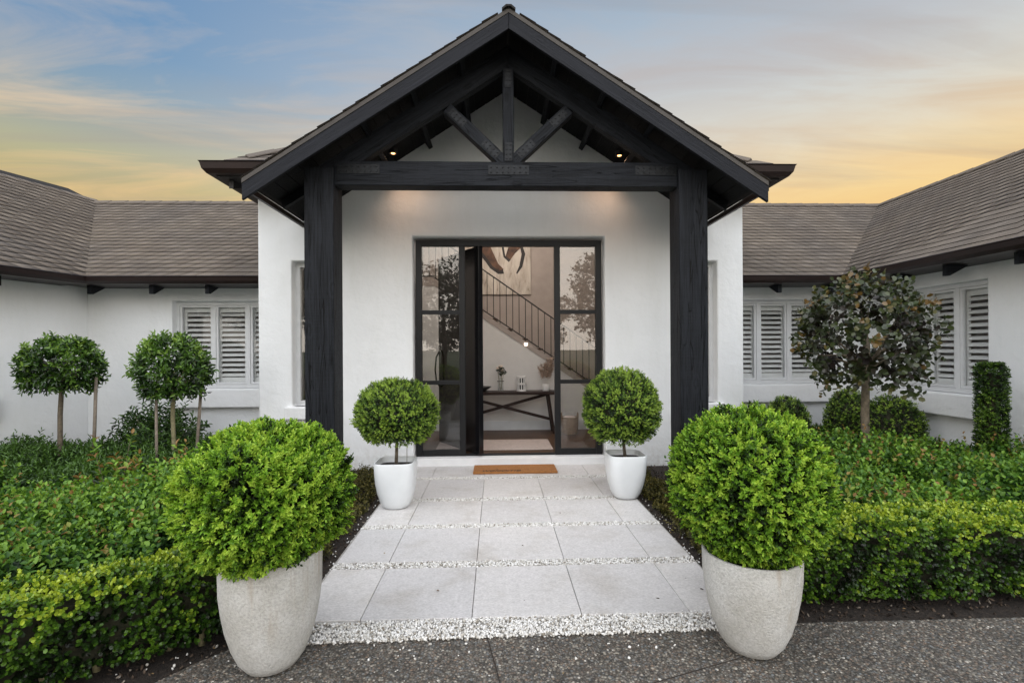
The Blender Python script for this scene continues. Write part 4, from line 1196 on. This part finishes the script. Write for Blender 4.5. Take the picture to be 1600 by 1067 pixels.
# basket
bk = thing('basket', 'woven wicker basket with loop handles on the hall floor', 'basket', (1.165, 7.72, FZ))
mb = MB(); mb.lathe([(.0001, .002), (.125, .002)] + [(.128 + .012 * math.sin(i * math.pi / 11 / 2) + (.004 if i % 2 else 0), .01 + i * .0235) for i in range(12)] + [(.125, .27), (.11, .03), (.0001, .02)], 36, (1.165, 7.72, FZ), fn=lambda a, z: 1 + .012 * math.sin(18 * a))
mb.build('basket_body', M['basket'], bk)
for sx_ in (-1, 1):
    MB().tube([(1.165 + sx_ * .13, 7.72 + .05 * math.cos(t), FZ + .26 + .075 * math.sin(t)) for t in np.linspace(0, math.pi, 9)], .009, 8).build('handle', M['basket'], bk)
MB().lathe([(.0001, .29), (.06, .285), (.11, .262), (.118, .24)], 18, (1.165, 7.72, FZ), fn=lambda a, z: 1 + .05 * math.sin(5 * a)).build('throw', M['rug'], bk, smooth=True)
rg = MB().box(-.82, .76, 6.50, 7.22, FZ + .002, FZ + .014).build('rug', M['rug'], None, bevel=.004); tag(rg, 'pale pinkish rug on the wooden hall floor inside the door', 'rug')

# ================================================================== DOORMAT
dm = thing('doormat', 'orange-brown coir doormat with dark script lettering before the door', 'doormat', (.21, 5.88, 0))
MB().box(-.275, .712, 5.66, 6.02, .002, .026).build('mat', M['coir'], dm, bevel=.004)
tcv = bpy.data.curves.new('lettering', 'FONT'); tcv.body = 'welcome'; tcv.size = .14; tcv.shear = .35; tcv.extrude = .0008; tcv.space_character = .9; tcv.offset = -.0016
tcv.materials.append(M['ink'])
tmp = bpy.data.objects.new('tmp', tcv); tme = bpy.data.meshes.new_from_object(tmp); bpy.data.objects.remove(tmp); tme.name = 'lettering'
put('lettering', tme, dm, Matrix.Translation((-.19, 5.685, .0272)))

# ================================================================== POTS
def superfn(p):
    return lambda a, z: 1 / (abs(math.cos(a)) ** p(z) + abs(math.sin(a)) ** p(z)) ** (1 / p(z))


def stone_pot(c, rr, h, par):
    prof = [(.0001, 0), (rr * .40, .0), (rr * .52, .012), (rr * .66, .055), (rr * .78, .12), (rr * .88, .20), (rr * .95, .29), (rr * .99, .37), (rr, h - .008), (rr * .99, h), (rr * .93, h), (rr * .915, h - .006), (rr * .90, h - .10), (rr * .6, h - .115), (.0001, h - .11)]
    o = MB().lathe(prof, 64, c).build('pot', M['caststone'], par, smooth=True)
    MB().lathe([(.0001, h - .05), (rr * .5, h - .052), (rr * .905, h - .06)], 40, c).build('soil', M['soil'], par, smooth=True)
    return o


def bush(par, c, rad, n, ln, wd, m, seed, tbase=.48, stemL=.05, kk=7, lumpy=.05, dens_in=.30, fcore=.76, bottom=-1.0, outl=OUT):
    r = np.random.default_rng(seed)
    u = sphere_pts(n, r); u = u[u[:, 2] > bottom]
    lp = lump(u, seed, lumpy, 5.0)
    radv = np.array(rad)
    f = (1 - .14 * r.uniform(0, 1, len(u)) ** 1.8) * lp
    P = np.array(c) + u * radv * f[:, None]
    dn = norm(u / radv)
    d = norm(dn + np.array([0, 0, .35]) + r.normal(0, .38, (len(u), 3)))
    clump = lump(u, seed + 50, .45, 8.0) - 1 + .8 * (lump(u, seed + 51, 1.0, 22.0) - 1)
    P = P + norm(u / radv) * (.020 * (lump(u, seed + 51, 1.0, 20.0) - 1))[:, None]
    tint = tbase + .55 * clump + .10 * np.maximum(0, u[:, 2]) + r.normal(0, .15, len(u)) + (f / lp - .94) * 2.6  # clumps and depth darken the tint: gap shade put into the leaf colour
    parts = sprigs(P - d * stemL * .6, d, kk, stemL, ln, wd, tint, r, outl=outl)
    ni = int(n * dens_in); ui = sphere_pts(ni, r); ui = ui[ui[:, 2] > bottom]
    Pi = np.array(c) + ui * radv * r.uniform(.74, .9, (len(ui), 1)) * lump(ui, seed, lumpy, 5.0)[:, None]
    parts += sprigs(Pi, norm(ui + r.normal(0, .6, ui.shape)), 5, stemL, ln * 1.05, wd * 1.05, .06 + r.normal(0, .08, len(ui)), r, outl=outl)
    if fcore: core('branches', c, tuple(x * fcore for x in rad), M['twig'], par, seed)
    return leaves_obj('foliage', parts, m, par)


p1 = thing('potted_bush', 'large clipped ball bush in a rust-streaked cast stone pot left of the path', 'potted plant', (-1.065, 2.335, -.02), 'big ball bushes in stone pots by the path foot')
stone_pot((-1.065, 2.335, -.02), .224, .53, p1)
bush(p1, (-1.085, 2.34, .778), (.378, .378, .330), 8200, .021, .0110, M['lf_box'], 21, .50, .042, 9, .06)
p2 = thing('potted_bush', 'large clipped ball bush in a clean cast stone pot right of the path', 'potted plant', (1.25, 2.36, -.02), 'big ball bushes in stone pots by the path foot')
stone_pot((1.25, 2.36, -.02), .226, .475, p2)
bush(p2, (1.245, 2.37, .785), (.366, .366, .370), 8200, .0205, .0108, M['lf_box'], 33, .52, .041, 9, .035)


def white_pot(c, par, w=.197, h=.425):
    pw = lambda z: 2.2 + 2.6 * max(0, min(1, z / h))
    fn0 = superfn(pw)
    prof = [(.0001, 0), (.56, .0), (.66, .012), (.79, .06), (.90, .14), (.975, .24), (1.0, .33), (1.0, h - .01), (.985, h), (.93, h), (.915, h - .01), (.90, h - .09), (.0001, h - .09)]
    MB().lathe([(a * w * .93, z) for a, z in prof], 72, c, fn=fn0).build('pot', M['whiteglaze'], par, smooth=True)
    MB().lathe([(.0001, h - .045), (w * .5, h - .048), (w * .835, h - .055)], 48, c, fn=lambda a, z: fn0(a, h)).build('soil', M['soil'], par, smooth=True)


def topiary(c, ball, rad, seed, label, lean, twig):
    t = thing('topiary_tree', label, 'potted topiary', c, 'ball topiaries in white pots by the door')
    white_pot(c, t)
    mb = MB(); z0 = c[2] + .37
    mb.tube([(c[0], c[1], z0), (c[0] + lean * .4, c[1], z0 + .12), (c[0] + lean * .7, c[1] + .004, z0 + .25), (ball[0], ball[1], ball[2])], [.017, .015, .014, .012], 10)
    mb.build('trunk', M['bark'], t, smooth=True)
    if twig:
        MB().tube([(c[0] + .10, c[1], z0), (c[0] + .098, c[1] + .01, z0 + .14), (c[0] + .105, c[1], z0 + .32)], .003, 6).build('side_shoot', M['bark'], t)
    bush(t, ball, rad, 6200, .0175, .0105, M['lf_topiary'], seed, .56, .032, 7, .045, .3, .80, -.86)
    return t


topiary((-.935, 4.56, .002), (-.925, 4.57, .865), (.385, .385, .315), 41, 'slightly flattened ball topiary in a white square-shouldered pot left of the doormat', .01, True)
topiary((1.262, 4.74, .002), (1.225, 4.74, .868), (.372, .372, .385), 43, 'round ball topiary in a white square-shouldered pot right of the doormat', -.03, False)

# ================================================================== PLANTING
def hedge(name, label, a, b, wdt, h, seed, dens, group, ln=.022, wd=.016, z0=.035):
    """clipped box hedge from a to b (plan), open round the stems at the bottom"""
    r = np.random.default_rng(seed); a = np.array(a); b = np.array(b); L = np.linalg.norm(b - a); u = (b - a) / L; v = np.array([-u[1], u[0]])
    t = thing(name, label, 'hedge', ((a[0] + b[0]) / 2, (a[1] + b[1]) / 2, -.03), group)
    areas = [L * h, L * h, L * wdt, wdt * h, wdt * h]; P, Nn = [], []
    for k_, ar in enumerate(areas):
        n_ = int(ar * dens); s_ = r.uniform(0, 1, n_); q = r.uniform(0, 1, n_)
        if k_ < 2:
            sg_ = -1 if k_ == 0 else 1; pl = s_ * L; pv_ = np.full(n_, sg_ * wdt / 2); z = z0 + q * (h - z0); nrm = np.stack([np.full(n_, v[0] * sg_), np.full(n_, v[1] * sg_), np.zeros(n_)], 1)
        elif k_ == 2: pl = s_ * L; pv_ = (q - .5) * wdt; z = np.full(n_, h); nrm = np.tile([0, 0, 1.0], (n_, 1))
        else:
            pl = np.full(n_, 0.0 if k_ == 3 else L); pv_ = (s_ - .5) * wdt; z = z0 + q * (h - z0); sg_ = -1 if k_ == 3 else 1; nrm = np.stack([np.full(n_, u[0] * sg_), np.full(n_, u[1] * sg_), np.zeros(n_)], 1)
        p = np.stack([a[0] + u[0] * pl + v[0] * pv_, a[1] + u[1] * pl + v[1] * pv_, z], 1); P.append(p); Nn.append(nrm)
    P = np.concatenate(P); Nn = np.concatenate(Nn); n_ = len(P)
    # soften the arrises and roughen the faces
    bul = lump(P, seed, 1.0, 6.0) - 1
    topness = (P[:, 2] - z0) / (h - z0)
    mid_ = np.stack([a[0] + u[0] * ((P[:, :2] - a) @ u), a[1] + u[1] * ((P[:, :2] - a) @ u), P[:, 2]], 1)
    P = mid_ + (P - mid_) * (1 - .14 * np.clip(topness - .75, 0, 1)[:, None] * 4 * .6 - .10 * np.clip(.25 - topness, 0, 1)[:, None] * 4)
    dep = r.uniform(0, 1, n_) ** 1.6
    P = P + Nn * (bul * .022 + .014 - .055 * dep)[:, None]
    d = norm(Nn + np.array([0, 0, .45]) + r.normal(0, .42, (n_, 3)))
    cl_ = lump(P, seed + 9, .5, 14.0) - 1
    tint = .30 + .50 * cl_ + .46 * np.clip(topness - .68, 0, 1) / .32 + .10 - .38 * dep + r.normal(0, .14, n_)  # inset sprigs tinted darker, shade between the shoots put into the colour
    parts = sprigs(P - d * .02, d, 6, .040, ln, wd, tint, r, outl=OUT_ROUND, tip=.25)
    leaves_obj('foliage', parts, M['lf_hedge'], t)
    # inner twigs
    bm = bmesh.new(); bmesh.ops.create_cube(bm, size=1); bmesh.ops.subdivide_edges(bm, edges=bm.edges, cuts=9, use_grid_fill=True)
    for vv in bm.verts:
        q = vv.co.copy(); x = (q.x + .5) * L; y = q.y * (wdt - .13); z = z0 + .04 + (q.z + .5) * (h - z0 - .11)
        k_ = mnoise.noise(Vector((x * 6, y * 9, z * 9))) * .02
        vv.co = Vector((a[0] + u[0] * x + v[0] * (y + k_), a[1] + u[1] * x + v[1] * (y + k_), z + k_))
    me = bpy.data.meshes.new('branches'); bm.to_mesh(me); bm.free(); me.materials.append(M['twig'])
    w = Matrix.Translation(W[t.name].translation); me.transform(w.inverted()); put('branches', me, t, w)
    ns = int(L / .2)
    for i in range(ns):
        s_ = (i + .5 + r.uniform(-.25, .25)) / ns * L; o_ = r.uniform(-.07, .04)
        bp = Vector((a[0] + u[0] * s_ + v[0] * o_, a[1] + u[1] * s_ + v[1] * o_, -.05))
        MB().tube([bp, bp + Vector((r.uniform(-.015, .015), r.uniform(-.015, .015), .07)), bp + Vector((r.uniform(-.05, .05), r.uniform(-.03, .03), .18))], [.017, .012, .010], 7).build('stem', M['palebark'], t, smooth=True)
    return t


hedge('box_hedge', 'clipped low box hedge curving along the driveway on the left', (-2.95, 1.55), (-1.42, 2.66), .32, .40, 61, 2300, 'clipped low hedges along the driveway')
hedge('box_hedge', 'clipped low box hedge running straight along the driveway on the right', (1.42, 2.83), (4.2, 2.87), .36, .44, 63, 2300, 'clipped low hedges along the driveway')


def stems(region, n, hfun, leaf, seed, name, m, label, kk=14, ln=.055, wd=.034, lean=.25, tbase=.4, redtips=.0, kind='stuff', cat=None, outl=OUT, low=.25, spread=(80, 35), zg=-.035):
    """upright leafy shoots filling a bed"""
    r = np.random.default_rng(seed)
    P = region(n, r); n = len(P); h = hfun(P[:, 0], P[:, 1]) * r.uniform(.82, 1.08, n)
    d = norm(np.stack([r.normal(0, lean, n), r.normal(0, lean, n), np.ones(n)], 1))
    base = np.stack([P[:, 0], P[:, 1], zg + h * low], 1)
    tint = tbase + r.normal(0, .13, n) + .10 * np.sin(P[:, 0] * 4.3 + P[:, 1] * 3.1) * np.sin(P[:, 1] * 5.2 - P[:, 0] * 2.2)
    parts = []
    N = n; dd_ = d; ref = norm(r.normal(size=(N, 3))); e1 = norm(np.cross(dd_, ref)); e2 = np.cross(dd_, e1); ph0 = r.uniform(0, 6.28, N)
    red = (r.uniform(0, 1, n) < redtips)
    for j_ in range(kk):
        t = (j_ + .5) / kk
        ph = ph0 + j_ * 2.4 + r.normal(0, .4, N); a = np.cos(ph)[:, None] * e1 + np.sin(ph)[:, None] * e2
        th = np.radians(spread[0] + (spread[1] - spread[0]) * t ** 2 + r.normal(0, 14, N))
        ax_ = dd_ * np.cos(th)[:, None] + a * np.sin(th)[:, None]; up = dd_ * np.sin(th)[:, None] - a * np.cos(th)[:, None] + r.normal(0, .2, (N, 3))
        sz = r.uniform(.7, 1.2, N) * (1 - .35 * t ** 3)
        tt = tint - .34 + .66 * t ** 2 + r.normal(0, .10, N)
        parts.append(leaf_arrays(base + dd_ * (h * (1 - low) * t)[:, None], ax_, up, ln * sz, wd * sz, np.where(red & (t > .78), .90 + .12 * tt, np.clip(tt, 0, .93)), outl))
    o = leaves_obj(name, parts, m, None, kind)
    if label: o['label'] = label
    if cat: o['category'] = cat
    return o


def poly_region(poly):
    xs_ = [p[0] for p in poly]; ys_ = [p[1] for p in poly]
    def f(n, r):
        x = r.uniform(min(xs_), max(xs_), n * 3); y = r.uniform(min(ys_), max(ys_), n * 3); ok_ = inpoly(x, y, poly)
        return np.stack([x[ok_], y[ok_]], 1)[:n]
    return f


wob = lambda x, y, a=.06: a * (np.sin(x * 3.1 + y * 2.3) + np.sin(x * 1.7 - y * 4.1 + 1.3) + .6 * np.sin(x * 7.3 + y * 5.1))
# leafy beds behind the low hedges
stems(poly_region([(-5.2, 2.15), (-3.2, 2.15), (-1.55, 3.05), (-1.5, 3.6), (-2.0, 4.15), (-5.4, 4.1)]), 5200, lambda x, y: .57 + wob(x, y, .065) - .035 * (y - 3), None, 71, 'leafy_shrubs', M['lf_shrub'],
      'leafy light green shrub bed with reddish tips behind the left hedge', 17, .047, .031, .34, .56, .09)
stems(poly_region([(1.62, 3.22), (5.0, 3.22), (5.2, 4.6), (2.2, 4.75), (1.7, 4.2)]), 5600, lambda x, y: .57 + wob(x, y, .065) + .02 * (y - 3), None, 72, 'leafy_shrubs', M['lf_shrub'],
      'leafy green shrub bed with reddish tips behind the right hedge', 17, .050, .034, .34, .49, .12)
# dark narrow-leaved planting along the left wall
stems(poly_region([(-6.0, 4.6), (-3.6, 4.6), (-3.2, 5.1), (-3.3, 6.3), (-6.0, 6.4)]), 1700, lambda x, y: .42 + wob(x, y, .03) + .02 * (y - 5), None, 73, 'dark_groundcover', M['lf_dark'],
      'dark narrow-leaved groundcover along the foot of the left wall', 15, .075, .020, .32, .66, 0)
# grassy groundcover under the right tree
stems(poly_region([(2.5, 4.75), (5.2, 4.75), (5.2, 6.9), (3.2, 6.9), (2.5, 5.9)]), 2400, lambda x, y: .36 + wob(x, y, .03), None, 74, 'grassy_groundcover', M['lf_grass'],
      'green grassy groundcover around the clipped balls on the right', 12, .10, .016, .3, .5, .05, spread=(60, 12))
# low sparse creepers on both sides of the path by the door
for i, (poly, lab) in enumerate((([(-1.75, 3.3), (-1.2, 3.3), (-1.2, 5.9), (-1.6, 5.9)], 'sparse olive creeper on bark beside the path left of the door'),
                                 ([(1.45, 3.1), (1.75, 3.1), (1.75, 5.9), (1.47, 5.9)], 'sparse olive creeper on bark beside the path right of the door'))):
    stems(poly_region(poly), 1150, lambda x, y: .11 + .06 * np.sin(x * 9 + y * 5), None, 81 + i, 'creeper', M['lf_scrub'], lab, 11, .026, .015, .9, .55, 0)


def single_shrub(name, label, c, r_, h, n_, seed, m, ln, wd, kk=14, tb=.45, red=0):
    t = thing(name, label, 'shrub', (c[0], c[1], -.035))
    rr = np.random.default_rng(seed)
    a = rr.uniform(0, 6.28, n_); q = np.sqrt(rr.uniform(0, 1, n_)); tipx = np.stack([np.cos(a) * q * r_, np.sin(a) * q * r_, h * (1 - .35 * q ** 2) * rr.uniform(.7, 1.05, n_)], 1)
    base = np.tile([c[0], c[1], -.03], (n_, 1)) + rr.normal(0, .03, (n_, 3)) * [1, 1, 0]
    P, D, T = [], [], []
    for t_ in np.linspace(.25, 1, kk):
        P.append(base + tipx * t_); D.append(norm(tipx + rr.normal(0, .15, tipx.shape))); T.append(np.full(n_, tb - .2 + .4 * t_ + red * (t_ > .8)) + rr.normal(0, .1, n_))
    leaves_obj('foliage', sprigs(np.concatenate(P), np.concatenate(D), 3, .05, ln, wd, np.concatenate(T), rr, spread=(70, 40)), m, t)
    mb = MB()
    for i in range(0, n_, 3): mb.tube([base[i], base[i] + tipx[i] * .55 + np.array([0, 0, .03]), base[i] + tipx[i]], [.006, .004, .002], 5)
    mb.build('stem', M['bark'], t)
    return t


single_shrub('leafy_bush', 'dark narrow-leaved bush against the left wall between the two staked trees', (-4.15, 6.15), .50, .86, 95, 91, M['lf_dark'], .085, .024, 13, .48)
single_shrub('leafy_bush', 'small bronze-tipped shrub rising from the bed before the left staked tree', (-3.35, 4.35), .20, .74, 16, 92, M['lf_shrub'], .075, .034, 8, .66, .12)
single_shrub('leafy_bush', 'small bronze-tipped shrub beside the front stake of the second staked tree', (-2.75, 4.3), .16, .66, 12, 93, M['lf_shrub'], .07, .032, 8, .68, .12)


def standard_tree(name, label, base, cen, rad, seed, m, n_, ln, wd, kk, tb, trunk_r, stakes, bark, outl=OUT, lumpy=.09, group=None, stemL=.09, shell=.62):
    t = thing(name, label, 'tree', base, group); r = np.random.default_rng(seed)
    b = Vector(base); c = Vector(cen); top = c - Vector((0, 0, rad[2] * .55))
    pts = [b + Vector((0, 0, -.03)), b.lerp(top, .35) + Vector((.008, .0, 0)), b.lerp(top, .7) + Vector((-.006, 0, 0)), top, c + Vector((.02, 0, 0))]
    tr_ = MB().tube(pts, [trunk_r * 1.35, trunk_r * 1.05, trunk_r, trunk_r * .95, trunk_r * .5], 12).build('trunk', bark, t, smooth=True)
    lb = MB()
    for i in range(13):
        a = i * 2.4 + r.uniform(-.3, .3); e = r.uniform(-.35, .75); s_ = top.lerp(c, r.uniform(0, .5))
        tip = c + Vector((math.cos(a) * rad[0] * .85 * math.cos(e), math.sin(a) * rad[1] * .85 * math.cos(e), math.sin(e) * rad[2] * .9))
        mdl = s_.lerp(tip, .5) + Vector((0, 0, -.02 + .05 * r.uniform()))
        lb.tube([s_, mdl, tip], [trunk_r * .42, trunk_r * .28, .004], 6)
    lb.build('limb', bark, t, smooth=True)
    u = sphere_pts(n_, r); f = r.uniform(shell, 1.0, n_) ** .6 * lump(u, seed, lumpy, 4.0)
    keep = (u[:, 2] > -.8)
    u, f = u[keep], f[keep]
    P = np.array(cen) + u * np.array(rad) * f[:, None]
    d = norm(u + np.array([0, 0, .25]) + r.normal(0, .5, u.shape))
    cl_ = lump(u, seed + 7, .5, 7.0) - 1
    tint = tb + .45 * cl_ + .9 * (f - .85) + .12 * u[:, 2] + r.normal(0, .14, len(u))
    leaves_obj('crown', sprigs(P - d * stemL * .5, d, kk, stemL, ln, wd, tint, r, outl=outl, tip=.28, spread=(78, 35), jit=.3), m, t)
    for s0, s1, rr_ in stakes:
        st_ = thing('stake', s0[3], 'stake', s0[:3], 'wooden stakes holding the left trees')
        MB().tube([s0[:3], s1], [rr_, rr_ * .92], 9).build('pole', M['stake'], st_, smooth=True)
    return t


standard_tree('standard_tree', 'round-headed standard tree nearest the left edge, dark glossy leaves, one stake', (-4.92, 5.62, -.03), (-4.87, 5.62, 1.28), (.365, .37, .34), 101, M['lf_bay'], 760, .072, .027, 6, .44, .023,
              [((-4.62, 5.72, -.03, 'weathered stake leaning beside the leftmost standard tree'), (-4.56, 5.70, 1.16), .018)], M['bark'], lumpy=.10, group='staked standard trees by the left wall')
standard_tree('standard_tree', 'round-headed standard tree before the shuttered window on the left, between two stakes', (-3.57, 5.50, -.03), (-3.56, 5.48, 1.235), (.350, .36, .405), 102, M['lf_bay'], 740, .072, .027, 6, .48, .021,
              [((-3.66, 5.36, -.03, 'thin weathered stake in front of the trunk on its left side'), (-3.66, 5.36, 1.0), .015),
               ((-3.42, 5.62, -.03, 'leaning weathered stake right of the trunk before the shutters'), (-3.34, 5.64, 1.18), .017)], M['palebark'], lumpy=.10, group='staked standard trees by the left wall')
standard_tree('standard_tree', 'wide burgundy-green tree with round leaves before the right wing', (3.36, 4.34, -.03), (3.38, 4.34, 1.53), (.56, .52, .585), 103, M['lf_round'], 660, .060, .043, 6, .56, .034, [], M['bark'], OUT_ROUND, .10, None, .12, .5)

for (x, y, z, rx, rz, sd2, lab) in ((3.68, 6.05, .42, .275, .42, 111, 'clipped green dome by the corner under the shuttered window, left of the burgundy tree trunk'),
                                    (4.60, 6.20, .47, .27, .43, 112, 'clipped green dome directly behind the burgundy tree trunk'),
                                    (4.80, 5.75, .44, .33, .42, 113, 'largest clipped green dome, right of the burgundy tree trunk')):
    t = thing('clipped_dome', lab, 'shrub', (x, y, -.035), 'clipped domes below the right windows')
    bush(t, (x, y, z), (rx, rx, rz), 2300, .024, .014, M['lf_topiary'], sd2, .40, .035, 6, .035, .2, .84, -.9)
t = thing('clipped_column', 'narrow clipped green column shrub beside the right window', 'shrub', (4.86, 4.62, -.035))
r_ = np.random.default_rng(121); n_ = 2600
a = r_.uniform(0, 6.28, n_); zz = r_.uniform(.0, 1.24, n_); top_ = r_.uniform(0, 1, n_) < .12
q = np.where(top_, np.sqrt(r_.uniform(0, 1, n_)), 1) * .095; zz = np.where(top_, 1.25, zz)
Nn = np.where(top_[:, None], [0, 0, 1.0], np.stack([np.cos(a), np.sin(a), 0 * a], 1))
P = np.stack([4.86 + np.cos(a) * q, 4.62 + np.sin(a) * q, zz], 1) + Nn * r_.uniform(-.02, .012, (n_, 1))
d = norm(Nn + np.array([0, 0, .4]) + r_.normal(0, .4, (n_, 3)))
leaves_obj('foliage', sprigs(P, d, 6, .035, .024, .014, .42 + (lump(P, 5, .5, 12) - 1) * .5 + r_.normal(0, .13, n_), r_), M['lf_topiary'], t)
MB().lathe([(.0001, 0), (.065, .01), (.07, .6), (.065, 1.2), (.0001, 1.22)], 20, (4.86, 4.62, -.03)).build('branches', M['twig'], t)

n = 420
lx_ = rng.uniform(-3.2, 4.0, n); ly_ = rng.uniform(1.6, 6.0, n)
ok = ~((lx_ > -1.10) & (lx_ < 1.35)) & ~(inpoly(lx_, ly_, drive_poly) & (rng.uniform(0, 1, n) < .9)); lx_, ly_ = lx_[ok], ly_[ok]
lx_ = np.concatenate([lx_, [-.35, .18, .92, 1.22, .55, -.8, .3]]); ly_ = np.concatenate([ly_, [2.95, 3.6, 2.8, 2.9, 4.3, 3.5, 2.2]]); n = len(lx_)
lz_ = np.where((lx_ > -1.1) & (lx_ < 1.35) & (ly_ > 2.6), .003, np.where(inpoly(lx_, ly_, drive_poly), -.012, -.022))
dl_ = rng.normal(0, 1, (n, 3)) * [1, 1, .12]; nl_ = np.array([0, 0, 1.0]) + rng.normal(0, .3, (n, 3))
fl_ = leaves_obj('fallen_leaves', [leaf_arrays(np.stack([lx_, ly_, lz_], 1), dl_, nl_, rng.uniform(.010, .03, n), rng.uniform(.006, .014, n), rng.uniform(0, 1, n))],
                 attr_mat('dead_leaf', [(0, (.04, .022, .012)), (.5, (.12, .07, .03)), (1, (.26, .18, .08))], .8), None, 'stuff')
tag(fl_, 'dry brown fallen leaves scattered on the bark beds and path')

# ================================================================== ACROSS THE DRIVE: trees mirrored in the door glass
for i, (x, y, h, r0) in enumerate(((-9, -17, 8.5, 3.0), (-3.5, -20, 7.0, 2.6), (2.5, -22, 6.2, 2.5), (7.5, -18, 7.6, 2.8), (13, -19, 8.2, 3.0), (-15, -19, 9, 3.2))):
    rr = np.random.default_rng(200 + i)
    t = thing('tree', ['tall leafy tree across the drive', 'broad leafy tree across the drive', 'low leafy tree across the drive', 'round leafy tree across the drive', 'outer leafy tree across the drive', 'farthest leafy tree across the drive'][i] + ' mirrored in the glass', 'tree', (x, y, -.09), 'trees across the driveway')
    MB().tube([(x, y, -.1), (x + .1, y, h * .3), (x, y + .1, h * .6)], [.22, .17, .08], 8).build('trunk', M['bark'], t)
    u = sphere_pts(1500, rr); f = rr.uniform(.35, 1, 1500) ** .5 * lump(u, 300 + i, .2, 3.0)
    P = np.array([x, y, h * .6]) + u * np.array([r0, r0, h * .4]) * f[:, None]
    leaves_obj('crown', sprigs(P, norm(u + rr.normal(0, .6, u.shape)), 4, .3, .28, .16, rr.uniform(0, 1, 1500), rr), M['lf_tree'], t)
